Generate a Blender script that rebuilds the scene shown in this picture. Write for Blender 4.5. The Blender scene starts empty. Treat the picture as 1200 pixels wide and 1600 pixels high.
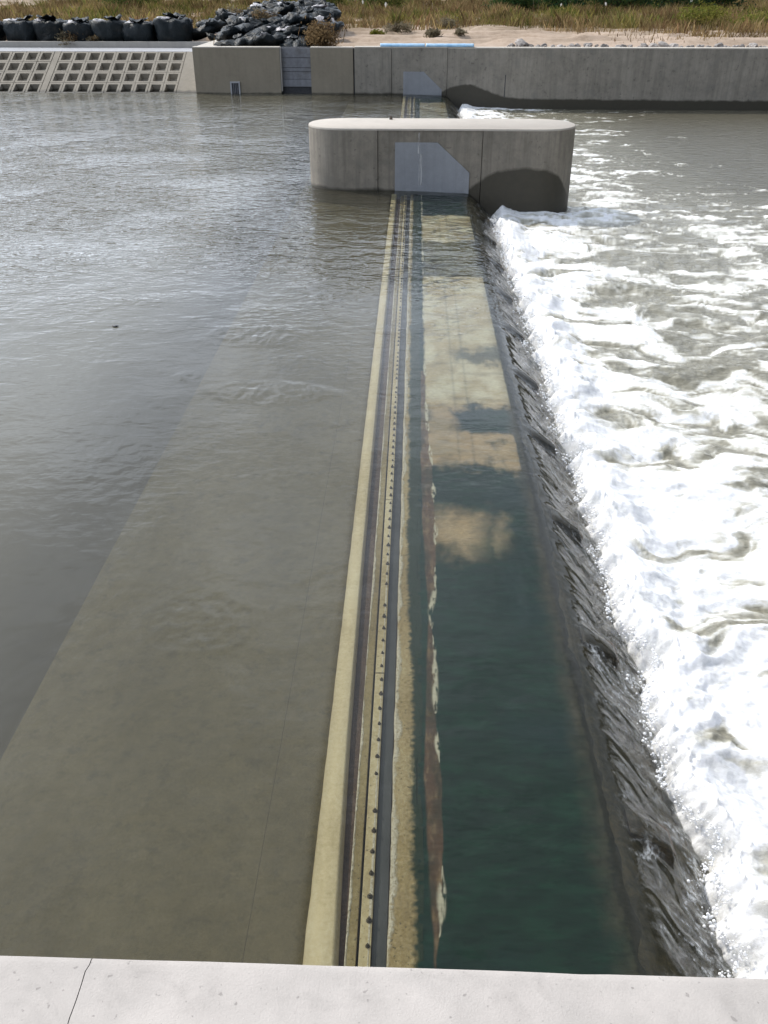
import bpy, bmesh, math, random
import numpy as np
from mathutils import Matrix, Vector
random.seed(7); rng = np.random.default_rng(11)
S = bpy.context.scene
C = S.collection

# ------------------------------------------------------------------ camera
H = 5.0
fwdY = np.array([52, 841, 1386.]); fwdY /= np.linalg.norm(fwdY)
upZ = np.array([0, 1386., -841]); upZ /= np.linalg.norm(upZ)
rx = np.cross(fwdY, upZ); rx = rx if rx[0] > 0 else -rx
M = np.stack([rx, fwdY, upZ])
cam = bpy.data.cameras.new('camera'); camo = bpy.data.objects.new('camera', cam); C.objects.link(camo)
cam.sensor_fit = 'VERTICAL'; cam.sensor_height = 24; cam.sensor_width = 18; cam.lens = 24*1386/1600
cam.clip_start = .05; cam.clip_end = 4000
r, u, b = M[:, 0], M[:, 1], -M[:, 2]
camo.matrix_world = Matrix(((r[0], u[0], b[0], 0), (r[1], u[1], b[1], 0), (r[2], u[2], b[2], H), (0, 0, 0, 1)))
S.camera = camo

# ------------------------------------------------------------------ sky, sun, exposure
SUN_EL, SUN_AZ = math.radians(46), math.radians(-60)      # azimuth clockwise from +Y
sd = Vector((math.sin(SUN_AZ)*math.cos(SUN_EL), math.cos(SUN_AZ)*math.cos(SUN_EL), math.sin(SUN_EL)))
W = bpy.data.worlds.new('World'); S.world = W; W.use_nodes = True
wn, wl = W.node_tree.nodes, W.node_tree.links; wn.clear()
sky = wn.new('ShaderNodeTexSky'); sky.sky_type = 'NISHITA'; sky.sun_disc = False
sky.sun_elevation = SUN_EL; sky.sun_rotation = SUN_AZ; sky.air_density = 1.0; sky.dust_density = 2.5; sky.ozone_density = 1.0
tc = wn.new('ShaderNodeTexCoord'); sep = wn.new('ShaderNodeSeparateXYZ'); wl.new(tc.outputs['Generated'], sep.inputs[0])
zc = wn.new('ShaderNodeMath'); zc.operation = 'MAXIMUM'; zc.inputs[1].default_value = .0; wl.new(sep.outputs[2], zc.inputs[0])
za = wn.new('ShaderNodeMath'); za.operation = 'ADD'; za.inputs[1].default_value = .22; wl.new(zc.outputs[0], za.inputs[0])
dv = []
for k in (0, 1):
    d = wn.new('ShaderNodeMath'); d.operation = 'DIVIDE'; wl.new(sep.outputs[k], d.inputs[0]); wl.new(za.outputs[0], d.inputs[1]); dv.append(d)
cb = wn.new('ShaderNodeCombineXYZ'); wl.new(dv[0].outputs[0], cb.inputs[0]); wl.new(dv[1].outputs[0], cb.inputs[1])
cn = wn.new('ShaderNodeTexNoise'); cn.inputs['Scale'].default_value = 1.9; cn.inputs['Detail'].default_value = 6; cn.inputs['Roughness'].default_value = .55
cn.inputs['Distortion'].default_value = .4
wl.new(cb.outputs[0], cn.inputs['Vector'])
cr = wn.new('ShaderNodeValToRGB'); cr.color_ramp.elements[0].position = .36; cr.color_ramp.elements[1].position = .68
cr.color_ramp.elements[0].color = (.30, .30, .30, 1); cr.color_ramp.elements[1].color = (.9, .9, .9, 1)
wl.new(cn.outputs[0], cr.inputs[0])
# clouds shine more towards the sun, as thin cloud does
dt = wn.new('ShaderNodeVectorMath'); dt.operation = 'DOT_PRODUCT'; dt.inputs[1].default_value = sd; wl.new(tc.outputs['Generated'], dt.inputs[0])
cg = wn.new('ShaderNodeMapRange'); cg.inputs[1].default_value = -.3; cg.inputs[2].default_value = 1; cg.inputs[3].default_value = 1.0; cg.inputs[4].default_value = 40; wl.new(dt.outputs['Value'], cg.inputs[0])
cc2 = wn.new('ShaderNodeCombineColor')
hz_ = wn.new('ShaderNodeMapRange'); hz_.inputs[1].default_value = .58; hz_.inputs[2].default_value = .92; hz_.inputs[3].default_value = 1.; hz_.inputs[4].default_value = .30; wl.new(sep.outputs[2], hz_.inputs[0])
for k, tint in enumerate((.91, 1., 1.14)):            # thin haze veil: brightest low down, towards the sun
    q1 = wn.new('ShaderNodeMath'); q1.operation = 'MULTIPLY'; wl.new(cg.outputs[0], q1.inputs[0]); wl.new(hz_.outputs[0], q1.inputs[1])
    q2 = wn.new('ShaderNodeMath'); q2.operation = 'MULTIPLY'; wl.new(q1.outputs[0], q2.inputs[0]); q2.inputs[1].default_value = tint; wl.new(q2.outputs[0], cc2.inputs[k])
cm = wn.new('ShaderNodeMixRGB'); wl.new(cc2.outputs[0], cm.inputs[2])
lowz = wn.new('ShaderNodeMapRange'); lowz.inputs[1].default_value = .12; lowz.inputs[2].default_value = .40; lowz.inputs[3].default_value = 1.; lowz.inputs[4].default_value = 0.; wl.new(sep.outputs[2], lowz.inputs[0])
mx = wn.new('ShaderNodeMath'); mx.operation = 'MAXIMUM'; wl.new(cr.outputs[0], mx.inputs[0]); wl.new(lowz.outputs[0], mx.inputs[1])
aur = wn.new('ShaderNodeMapRange'); aur.inputs[1].default_value = .72; aur.inputs[2].default_value = 1.; aur.inputs[3].default_value = 0.; aur.inputs[4].default_value = .8; wl.new(dt.outputs['Value'], aur.inputs[0])
mx2 = wn.new('ShaderNodeMath'); mx2.operation = 'MAXIMUM'; wl.new(mx.outputs[0], mx2.inputs[0]); wl.new(aur.outputs[0], mx2.inputs[1])
wl.new(mx2.outputs[0], cm.inputs[0]); wl.new(sky.outputs[0], cm.inputs[1])
bg = wn.new('ShaderNodeBackground'); bg.inputs[1].default_value = .1; wl.new(cm.outputs[0], bg.inputs[0])
wo = wn.new('ShaderNodeOutputWorld'); wl.new(bg.outputs[0], wo.inputs[0])
sl = bpy.data.lights.new('sun', 'SUN'); sl.energy = 3.0; sl.angle = math.radians(.53); sl.color = (1, .935, .84)
so = bpy.data.objects.new('sun', sl); C.objects.link(so); so.location = (-20, 12, 30)
so.rotation_euler = sd.to_track_quat('Z', 'Y').to_euler()
vs = S.view_settings; vs.view_transform = 'Standard'; vs.look = 'None'; vs.gamma = 1; vs.use_curve_mapping = False; vs.exposure = 0
S.render.engine = 'CYCLES'; S.cycles.use_denoising = True
S.cycles.max_bounces = 5; S.cycles.diffuse_bounces = 2; S.cycles.glossy_bounces = 3; S.cycles.use_adaptive_sampling = True; S.cycles.adaptive_threshold = .025; S.cycles.transparent_max_bounces = 12; S.cycles.caustics_reflective = False; S.cycles.caustics_refractive = False
S.cycles.sample_clamp_indirect = 6

# ------------------------------------------------------------------ noise
perm = rng.permutation(512); perm = np.concatenate([perm, perm])
ga = rng.uniform(0, 2*np.pi, 512); gx, gy = np.cos(ga), np.sin(ga)
def pn(x, y):
    x = np.asarray(x, float); y = np.asarray(y, float)
    xi = np.floor(x).astype(np.int64); yi = np.floor(y).astype(np.int64); xf = x-xi; yf = y-yi
    uu = xf*xf*xf*(xf*(xf*6-15)+10); vv = yf*yf*yf*(yf*(yf*6-15)+10)
    def g(i, j, dx, dy):
        h = perm[(perm[(xi+i) & 511]+yi+j) & 511]; return gx[h]*dx+gy[h]*dy
    a = g(0, 0, xf, yf); b_ = g(1, 0, xf-1, yf); c = g(0, 1, xf, yf-1); d = g(1, 1, xf-1, yf-1)
    return ((a+uu*(b_-a))*(1-vv)+(c+uu*(d-c))*vv)*1.5
def fbm(x, y, o=4, g=.5, l=2.03):
    s = 0; a = 1; t = 0
    for k in range(o):
        s = s+a*pn(x+17.3*k, y-9.1*k); t += a; a *= g; x = x*l; y = y*l
    return s/t
def billow(x, y, o=4, g=.5, l=2.07):
    s = 0; a = 1; t = 0
    for k in range(o):
        s = s+a*(1-2*np.abs(pn(x+31.7*k, y+5.3*k))); t += a; a *= g; x = x*l; y = y*l
    return s/t
def sst(a, b_, x):
    t = np.clip((x-a)/(b_-a), 0, 1); return t*t*(3-2*t)

# ------------------------------------------------------------------ node helper
class NT:
    def __init__(s, name):
        s.m = bpy.data.materials.new(name); s.m.use_nodes = True; s.t = s.m.node_tree; s.t.nodes.clear()
        s.out = s.t.nodes.new('ShaderNodeOutputMaterial')
        s.geo = s.n('ShaderNodeNewGeometry'); s.pos = s.geo.outputs['Position']
    def n(s, ty, **kw):
        nd = s.t.nodes.new(ty)
        for k, v in kw.items(): setattr(nd, k, v)
        return nd
    def put(s, sock, v):
        if isinstance(v, bpy.types.NodeSocket): s.t.links.new(v, sock)
        elif isinstance(v, (tuple, list)) and sock.type == 'RGBA' and len(v) == 3: sock.default_value = (*v, 1)
        else: sock.default_value = v
    def math(s, op, a, b_=0., clamp=False):
        nd = s.n('ShaderNodeMath', operation=op, use_clamp=clamp); s.put(nd.inputs[0], a); s.put(nd.inputs[1], b_); return nd.outputs[0]
    def xyz(s, v=None):
        nd = s.n('ShaderNodeSeparateXYZ'); s.put(nd.inputs[0], v or s.pos); return nd.outputs
    def scale(s, sc, v=None, rot=(0, 0, 0)):
        nd = s.n('ShaderNodeMapping'); s.put(nd.inputs['Vector'], v or s.pos); nd.inputs['Scale'].default_value = sc; nd.inputs['Rotation'].default_value = rot; return nd.outputs[0]
    def noise(s, sc, det=3, rough=.55, v=None, dist=0.):
        nd = s.n('ShaderNodeTexNoise'); s.put(nd.inputs['Vector'], v or s.pos)
        nd.inputs['Scale'].default_value = sc; nd.inputs['Detail'].default_value = det; nd.inputs['Roughness'].default_value = rough; nd.inputs['Distortion'].default_value = dist
        return nd.outputs[0]
    def ramp(s, f, pts, interp='LINEAR'):
        nd = s.n('ShaderNodeValToRGB'); cr = nd.color_ramp; cr.interpolation = interp
        while len(cr.elements) < len(pts): cr.elements.new(.5)
        for e, (p, c) in zip(cr.elements, pts):
            e.position = p; e.color = (c, c, c, 1) if isinstance(c, (int, float)) else (*c, 1)
        s.put(nd.inputs[0], f); return nd.outputs[0]
    def mix(s, f, a, b_, mode='MIX'):
        nd = s.n('ShaderNodeMixRGB', blend_type=mode); s.put(nd.inputs[0], f); s.put(nd.inputs[1], a); s.put(nd.inputs[2], b_); return nd.outputs[0]
    def bump(s, h, st=.3, d=.02, nrm=None):
        nd = s.n('ShaderNodeBump'); nd.inputs['Strength'].default_value = st; nd.inputs['Distance'].default_value = d; s.put(nd.inputs['Height'], h)
        if nrm: s.put(nd.inputs['Normal'], nrm)
        return nd.outputs[0]
    def attr(s, name, col=False):
        nd = s.n('ShaderNodeAttribute', attribute_name=name); return nd.outputs['Color' if col else 'Fac']
    def bsdf(s, col, rough=.8, nrm=None, spec=.4, **kw):
        nd = s.n('ShaderNodeBsdfPrincipled'); s.put(nd.inputs['Base Color'], col); s.put(nd.inputs['Roughness'], rough); s.put(nd.inputs['Specular IOR Level'], spec)
        if nrm: s.put(nd.inputs['Normal'], nrm)
        for k, v in kw.items(): s.put(nd.inputs[k], v)
        return nd.outputs[0]
    def done(s, sh):
        s.t.links.new(sh, s.out.inputs['Surface']); return s.m

def concrete(name, base, var=.22, stain=None, streak=.25, wet=None, rough=.85, fine=60., wetcol=.33, waterline=None, bump=.35, pits=0):
    """wet = (xmin, xmax, zmin, zmax, [(x, z)...]) wet height along x; waterline = height of the damp rim"""
    n = NT(name); x, y, z = n.xyz()
    big = n.noise(.9, 5, .6); med = n.noise(7, 4, .6); fi = n.noise(fine, 3, .7)
    d = n.math('ADD', n.math('MULTIPLY', big, .5), n.math('ADD', n.math('MULTIPLY', med, .3), n.math('MULTIPLY', fi, .2)))
    lo = tuple(c*(1-var*1.5) for c in base); hi = tuple(min(1, c*(1+var*1.2)) for c in base)
    col = n.ramp(d, [(.3, lo), (.5, base), (.7, hi)])
    if streak:
        stn = n.noise(1, 4, .6, n.scale((5.5, 5.5, .35)))
        col = n.mix(n.math('MULTIPLY', n.ramp(stn, [(.45, 0.), (.72, 1.)]), streak), col, tuple(c*.45 for c in base))
    if stain:
        col = n.mix(n.ramp(n.noise(1.7, 5, .6), [(.52, 0.), (.7, .6)]), col, stain)
    if pits:
        col = n.mix(n.math('MULTIPLY', n.ramp(n.noise(pits, 2, .5), [(.27, 1.), (.33, 0.)]), .55), col, tuple(c*.4 for c in base))
        col = n.mix(n.math('MULTIPLY', n.ramp(n.noise(2.2, 6, .7, None, 1.5), [(.54, 0.), (.66, 1.)]), .28), col, tuple(c*.6 for c in base))
    rg = rough
    w = None
    if wet:
        x0, x1, z0, z1, pts = wet
        f = n.math('DIVIDE', n.math('SUBTRACT', x, x0), x1-x0, True)
        prof = n.ramp(f, [((p-x0)/(x1-x0), (q-z0)/(z1-z0)) for p, q in pts])
        hz = n.math('ADD', n.math('MULTIPLY', prof, z1-z0), z0)
        hz = n.math('ADD', hz, n.math('MULTIPLY', n.math('SUBTRACT', n.noise(2.6, 4), .5), .16))
        w = n.ramp(n.math('ADD', n.math('MULTIPLY', n.math('SUBTRACT', hz, z), 4.5), .5), [(.25, 0.), (.62, 1.)])
    elif waterline is not None:
        hz = n.math('ADD', n.math('MULTIPLY', n.math('SUBTRACT', n.noise(3, 4), .5), .12), waterline)
        w = n.ramp(n.math('ADD', n.math('MULTIPLY', n.math('SUBTRACT', hz, z), 7.), .5), [(.2, 0.), (.8, 1.)])
    if w is not None:
        col = n.mix(w, col, n.mix(.7, tuple(c*wetcol for c in base), n.mix(med, (.028, .026, .018), (.06, .052, .034))))
        rg = n.math('SUBTRACT', rough, n.math('MULTIPLY', w, rough-.5))
    bp = n.bump(n.math('ADD', n.math('MULTIPLY', med, .6), fi), bump, .012)
    return n.done(n.bsdf(col, rg, bp, .35))

# ------------------------------------------------------------------ mesh helpers
def mesh_obj(name, verts, faces, mat, parent=None, smooth=False):
    me = bpy.data.meshes.new(name); me.from_pydata([tuple(v) for v in verts], [], faces); me.update()
    if mat: me.materials.append(mat)
    if smooth: me.polygons.foreach_set('use_smooth', [True]*len(me.polygons))
    o = bpy.data.objects.new(name, me); C.objects.link(o); o.parent = parent; return o
def bm_obj(name, bm, mat, parent=None, smooth=False, bevel=0, seg=2):
    if bevel: bmesh.ops.bevel(bm, geom=list(bm.edges), offset=bevel, segments=seg, affect='EDGES', profile=.6)
    bmesh.ops.recalc_face_normals(bm, faces=bm.faces)
    me = bpy.data.meshes.new(name); bm.to_mesh(me); bm.free(); me.materials.append(mat)
    if smooth: me.polygons.foreach_set('use_smooth', [True]*len(me.polygons))
    o = bpy.data.objects.new(name, me); C.objects.link(o); o.parent = parent; return o
def box(name, x0, x1, y0, y1, z0, z1, mat, parent=None, bevel=.01):
    bm = bmesh.new(); bmesh.ops.create_cube(bm, size=1)
    for v in bm.verts: v.co = Vector(((x0+x1)/2+v.co.x*(x1-x0), (y0+y1)/2+v.co.y*(y1-y0), (z0+z1)/2+v.co.z*(z1-z0)))
    return bm_obj(name, bm, mat, parent, bevel=bevel)
def prism(name, poly, axis, a0, a1, mat, parent=None, bevel=0., smooth=False):
    """poly in the two other axes, extruded along axis from a0 to a1"""
    def P(p, a): return {'x': (a, p[0], p[1]), 'y': (p[0], a, p[1]), 'z': (p[0], p[1], a)}[axis]
    bm = bmesh.new(); A = [bm.verts.new(P(p, a0)) for p in poly]; B = [bm.verts.new(P(p, a1)) for p in poly]
    bm.faces.new(A); bm.faces.new(B[::-1])
    for i in range(len(poly)): j = (i+1) % len(poly); bm.faces.new((A[i], A[j], B[j], B[i]))
    return bm_obj(name, bm, mat, parent, bevel=bevel, smooth=smooth)
def grid_obj(name, X, Y, Z, mat, attrs=None, cols=None, parent=None, smooth=True):
    nr, nc = X.shape; V = np.stack([X, Y, Z], -1).reshape(-1, 3)
    i = np.arange(nr-1)[:, None]*nc+np.arange(nc-1)[None]; F = np.stack([i, i+1, i+nc+1, i+nc], -1).reshape(-1, 4)
    return raw_obj(name, V, F, mat, attrs, cols, parent, smooth)
def raw_obj(name, V, F, mat, attrs=None, cols=None, parent=None, smooth=True):
    me = bpy.data.meshes.new(name); k = F.shape[1]
    me.vertices.add(len(V)); me.vertices.foreach_set('co', V.astype(np.float32).ravel())
    me.loops.add(F.size); me.loops.foreach_set('vertex_index', F.astype(np.int32).ravel())
    me.polygons.add(len(F)); me.polygons.foreach_set('loop_start', np.arange(0, F.size, k, dtype=np.int32))
    me.update(calc_edges=True); me.validate()
    if smooth: me.polygons.foreach_set('use_smooth', np.ones(len(F), bool))
    for a, v in (attrs or {}).items():
        at = me.attributes.new(a, 'FLOAT', 'POINT'); at.data.foreach_set('value', np.asarray(v, np.float32).ravel())
    for a, v in (cols or {}).items():
        at = me.attributes.new(a, 'FLOAT_COLOR', 'POINT'); v = np.asarray(v, np.float32).reshape(-1, 3)
        at.data.foreach_set('color', np.concatenate([v, np.ones((len(v), 1), np.float32)], 1).ravel())
    me.materials.append(mat); o = bpy.data.objects.new(name, me); C.objects.link(o); o.parent = parent; return o
def empty(name, loc=(0, 0, 0)):
    o = bpy.data.objects.new(name, None); C.objects.link(o); o.location = loc; o.empty_display_size = .2; return o
def tag(o, label, cat, group=None):
    o['label'] = label; o['category'] = cat
    if group: o['group'] = group
    return o
def struct(o, kind='structure', label=None):
    o['kind'] = kind
    if label: o['label'] = label
    return o
def adopt(o, p):                                    # child keeps its place under a parent that is not at the origin
    o.parent = p; o.matrix_parent_inverse = Matrix.Translation(-p.location); return o

# ------------------------------------------------------------------ materials: concrete family
m_pier = concrete('pier_concrete', (.25, .222, .182), .26, (.18, .165, .14), .6, pits=9,
    wet=(-3.2, 4.6, -1., 1., [(-3.2, .06), (1.42, .0), (1.507, .06), (1.877, .33), (2.22, .5), (2.848, .59), (3.416, .54), (3.855, .37), (4.021, .14), (4.242, -.275)]))
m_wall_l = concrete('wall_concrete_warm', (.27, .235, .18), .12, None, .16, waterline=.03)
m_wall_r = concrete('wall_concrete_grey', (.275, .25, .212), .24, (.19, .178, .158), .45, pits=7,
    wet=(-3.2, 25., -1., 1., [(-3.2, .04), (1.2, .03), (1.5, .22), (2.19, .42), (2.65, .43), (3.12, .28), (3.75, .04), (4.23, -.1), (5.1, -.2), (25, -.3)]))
m_plate = concrete('grey_plate', (.285, .295, .315), .10, None, .18, fine=25)
m_slab = concrete('near_slab_concrete', (.455, .418, .385), .16, (.36, .335, .31), 0., fine=120, bump=.2, pits=38)
m_revet = concrete('block_concrete', (.27, .242, .198), .14, None, .1, waterline=.02)
m_berm = concrete('berm_concrete', (.38, .385, .40), .1, None, 0.)
m_parapet = concrete('parapet_concrete', (.36, .34, .31), .1, None, .2)
m_steel = concrete('slot_steel', (.22, .225, .245), .25, (.12, .11, .10), .3)

# ------------------------------------------------------------------ river bed and bank terrain
n = NT('silt'); m_silt = n.done(n.bsdf(n.ramp(n.noise(1.5, 5), [(.3, (.035, .032, .026)), (.7, (.075, .068, .052))]), .9))
struct(grid_obj('river_bed', *np.meshgrid([-400., 400.], [-60., 60.]), np.full((2, 2), -1.9), m_silt, smooth=False))

def bank_z(x, y):
    left = sst(-9.0, -11.5, x)
    z = 1.95+.10*fbm(x*.25, y*.25, 3)*sst(48, 51, y)+.05*fbm(x*1.1, y*1.1, 3)
    bar = sst(49, 52, y)*(1-sst(60, 75, y))                     # low wind-cut bars of sand
    z = z+bar*(1-left)*(.16*sst(.0, .12, fbm(x*.16+3, y*.33, 2))+.14*sst(.1, .2, fbm(x*.12-8, y*.4+5, 2)))
    z = z-left*.22*(1-sst(56, 64, y))
    z = z+.018*np.maximum(0, y-85)+.00002*np.maximum(0, y-200)**1.5
    return z
gx_ = np.concatenate([-np.geomspace(45, 1500, 14)[::-1], np.linspace(-44, 44, 200), np.geomspace(45, 1500, 14)])
gy_ = np.concatenate([np.linspace(47.85, 60, 60), np.linspace(60.4, 110, 90), np.geomspace(113, 2500, 24)])
GX, GY = np.meshgrid(gx_, gy_); GZ = bank_z(GX, GY)
GZ = np.where((GX < -10.0) & (GY < 54.35), -1.2, GZ)            # the revetment stands here
n = NT('sand_bank'); x, y, z = n.xyz()
a = n.noise(.35, 5, .6); f_ = n.noise(3.2, 5, .65); g_ = n.noise(22, 3, .7)
col = n.ramp(n.math('ADD', n.math('MULTIPLY', f_, .6), n.math('MULTIPLY', g_, .4)), [(.3, (.30, .225, .165)), (.5, (.42, .325, .25)), (.7, (.50, .40, .315))])
veg = n.math('MULTIPLY', n.ramp(a, [(.38, 0.), (.55, 1.)]), n.ramp(n.math('DIVIDE', n.math('SUBTRACT', y, 52), 30, True), [(.1, .15), (.6, 1.)]))
col = n.mix(veg, col, n.mix(f_, (.10, .075, .035), (.20, .15, .075)))
struct(grid_obj('river_bank', GX, GY, GZ, n.done(n.bsdf(col, .95, n.bump(f_, .5, .08), .1))))

# ------------------------------------------------------------------ the weir: sill strips, apron, glacis
YN, YF = -3.0, 47.38
weir = tag(empty('weir', (0, 0, -.1)), 'long submerged concrete weir with bolted strips and green algae apron', 'weir')
def wpart(o): return adopt(o, weir)
n = NT('sill_cream'); x, y, z = n.xyz()
a = n.noise(2.2, 5, .65, n.scale((1, .35, 1))); f_ = n.noise(30, 4, .7)
col = n.ramp(n.math('ADD', n.math('MULTIPLY', a, .6), n.math('MULTIPLY', f_, .4)), [(.3, (.40, .315, .19)), (.5, (.60, .50, .34)), (.7, (.72, .635, .48))])
m_cream = n.done(n.bsdf(col, .7, n.bump(f_, .4, .01), .3))
n = NT('rust_floor'); x, y, z = n.xyz()
f_ = n.noise(38, 5, .7); a = n.noise(3, 4, .6, n.scale((1, .4, 1)))
col = n.ramp(n.math('ADD', n.math('MULTIPLY', a, .45), n.math('MULTIPLY', f_, .55)), [(.35, (.045, .032, .026)), (.52, (.085, .055, .044)), (.68, (.16, .115, .085))])
m_rust = n.done(n.bsdf(col, .8, n.bump(f_, .6, .02), .2))
def lime(name, base_lo, base, base_hi, xe, wid, bias, sc=26.):
    """a plate with a ragged whitish lime crust along the edge x = xe"""
    n = NT(name); x, y, z = n.xyz()
    f_ = n.noise(sc, 4, .7); a = n.noise(1.6, 5, .6, n.scale((1, .5, 1)))
    col = n.ramp(n.math('ADD', n.math('MULTIPLY', a, .55), n.math('MULTIPLY', f_, .45)), [(.32, base_lo), (.5, base), (.68, base_hi)])
    d = n.math('ABSOLUTE', n.math('SUBTRACT', x, xe))
    edge = n.math('ADD', n.math('DIVIDE', d, wid), n.math('MULTIPLY', n.math('SUBTRACT', n.noise(2.3, 5, .7, n.scale((1, .8, 1))), bias), -4.))
    crust = n.ramp(edge, [(.55, 1.), (.95, 0.)])
    crust = n.math('MULTIPLY', crust, n.ramp(n.noise(55, 3, .7), [(.34, .25), (.5, 1.)]))
    col = n.mix(crust, col, n.mix(f_, (.36, .30, .22), (.72, .68, .62)))
    blk = n.ramp(n.noise(48, 2, .6), [(.30, 1.), (.35, 0.)])
    col = n.mix(n.math('MULTIPLY', blk, .7), col, (.03, .028, .02))
    if name == 'kerb_ochre': col = n.mix(n.attr('algae'), col, n.mix(f_, (.006, .020, .012), (.016, .036, .016)))
    return n.done(n.bsdf(col, .75, n.bump(n.math('ADD', f_, crust), .6, .012), .3))
m_olive = lime('anchor_strip', (.14, .10, .045), (.25, .195, .10), (.36, .30, .18), -.345, .022, .52)
m_clamp = lime('clamp_plate', (.28, .21, .115), (.47, .385, .24), (.62, .55, .41), -.2, .006, .40)
m_kerb = lime('kerb_ochre', (.18, .125, .055), (.34, .26, .14), (.50, .42, .28), -.085, .05, .53, 34.)
n = NT('bolt_steel'); m_bolt = n.done(n.bsdf(n.ramp(n.noise(40), [(.3, (.04, .034, .026)), (.7, (.12, .09, .06))]), .6, spec=.5))
n = NT('rubber'); f_ = n.noise(9, 4, .6, n.scale((1, .2, 1)))
m_rubber = n.done(n.bsdf(n.ramp(f_, [(.3, (.022, .024, .03)), (.7, (.05, .052, .06))]), .45, n.bump(n.noise(40), .2, .004), .5))
# upstream floor slabs, joint between them
n = NT('upstream_floor'); x, y, z = n.xyz()
a = n.noise(.8, 5, .6, n.scale((1, .45, 1))); f_ = n.noise(9, 5, .7); g_ = n.noise(42, 3, .7)
d = n.math('ADD', n.math('MULTIPLY', a, .5), n.math('ADD', n.math('MULTIPLY', f_, .3), n.math('MULTIPLY', g_, .2)))
col = n.ramp(d, [(.33, (.065, .055, .026)), (.5, (.13, .108, .058)), (.66, (.20, .168, .10))])
col = n.mix(n.math('MULTIPLY', n.ramp(n.noise(5.5, 5, .75), [(.52, 0.), (.68, 1.)]), .55), col, (.035, .032, .018))
m_floor = n.done(n.bsdf(col, .9, n.bump(f_, .5, .03), .1))
wpart(box('upstream_slab', -3.22, -1.006, YN, YF, -1.85, -.36, m_floor, bevel=.004))
wpart(box('upstream_slab', -1.003, -.592, YN, YF, -1.85, -.357, m_floor, bevel=.004))
# cream sill with a rounded downstream shoulder
ysl = np.concatenate([np.arange(YN, 14, .06), np.arange(14, YF+.1, .3)])
pp = [(0., -.9), (.0, -.092), (.06, -.083), (.45, -.081)]+[(.78+.22*math.sin(t), -.165+.085*math.cos(t)) for t in np.linspace(.1, 1.57, 8)]+[(1., -.5)]
pu = np.array([p[0] for p in pp]); pz = np.array([p[1] for p in pp])
sr = np.interp(ysl, [0, 3, 3.8, 5, 7.5, 12, 47], [-.372, -.374, -.40, -.425, -.445, -.448, -.448])
SLX = -.592+.006*fbm(ysl*4, ysl*0+3, 4)[:, None]*(pu[None] < .1)+pu[None]*(sr+.592)[:, None]; SLY = np.repeat(ysl[:, None], len(pu), 1)
wpart(grid_obj('sill_edge', SLX, SLY, np.repeat(pz[None], len(ysl), 0)+.002*fbm(SLX*20, SLY*6, 3), m_cream))
wpart(box('groove_floor', -.458, -.30, YN, YF, -.9, -.165, m_rust, bevel=0))
wpart(box('anchor_strip', -.345, -.275, YN, YF, -.6, -.132, m_olive, bevel=.006))
y0 = YN; k = 0
bolt_me = None
lens = [2.62, 2.95, 3.1, 2.9]
while y0 < YF-.2:
    y1 = min(y0+2.92, YF)
    pl = wpart(box('clamp_plate', -.258, -.182+.003*math.sin(k*2.1), y0+.004, y1-.004, -.6, -.105+.002*math.cos(k*1.7), m_clamp, bevel=.004))
    nb = 17
    if y0 < 30:
        for i in range(nb):
            yb = y0+(i+.5)*2.92/nb
            if yb > y1 or yb < 2.2 or random.random() < .05: continue
            if bolt_me is None:
                bm = bmesh.new()
                bmesh.ops.create_cone(bm, cap_ends=True, segments=6, radius1=.015, radius2=.014, depth=.014, matrix=Matrix.Translation((0, 0, .010)))
                bmesh.ops.create_cone(bm, cap_ends=True, segments=10, radius1=.020, radius2=.019, depth=.004, matrix=Matrix.Translation((0, 0, .002)))
                bmesh.ops.create_cone(bm, cap_ends=True, segments=8, radius1=.008, radius2=.007, depth=.016, matrix=Matrix.Translation((0, 0, .024)))
                bolt_me = bpy.data.meshes.new('bolt'); bm.to_mesh(bolt_me); bm.free(); bolt_me.materials.append(m_bolt)
            bo = bpy.data.objects.new('bolt', bolt_me); C.objects.link(bo); bo.parent = pl
            bo.location = (-.205+random.uniform(-.003, .003), yb, -.1045+.002*math.cos(k*1.7)); bo.rotation_euler = (random.uniform(-.12, .12), random.uniform(-.12, .12), random.uniform(0, 1)); bo.scale = [random.uniform(.65, 1.1)]*3
    y0 = y1; k += 1
wpart(box('rubber_seal', -.181, -.088, YN, YF, -.6, -.150, m_rubber, bevel=.004))
# ragged kerb
ys = np.concatenate([np.arange(YN, 1.5, .3), np.arange(1.5, 8, .012), np.arange(8, 16, .04), np.arange(16, YF+.1, .12)])
cols_ = np.array([-.0865, -.083]+list(np.linspace(-.07, .135, 34)))
KX, KY = np.meshgrid(cols_, ys)
edge = .010*fbm(KY*3.1, KY*0+.7, 4)
KX = KX+edge*(KX < -.05)+np.where(KX > .1, .03*fbm(KY*1.2, KY*0+9, 3), 0)
prof = np.interp(cols_, [-.0865, -.083, -.07, .02, .135], [-.5, -.104, -.094, -.090, -.100])
KZ = prof[None]+np.where((KX > -.0825), .004*fbm(KX*30, KY*12, 3), 0)
gl_ = np.interp(KY, [0, 3.1, 3.6, 4.4, 5.0, 5.8, 6.4, 7.0, 9, 12, 47], [.115, .10, .085, .06, .075, .05, .035, .005, -.005, -.01, -.01])
kg = sst(gl_-.028, gl_+.02, KX+.035*fbm(KX*16, KY*30, 3)+.03*fbm(KX*3, KY*2.2+4, 3))
wpart(grid_obj('kerb', KX, KY, KZ, m_kerb, attrs={'algae': kg}))
def nappe_z(x):                                     # free surface: still pool, slow draw-down, then the drop
    return -.045*sst(-.4, 1.3, x)-.98*.07*np.log1p(np.exp(np.clip((x-1.52)/.07, -30, 30)))
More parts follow.
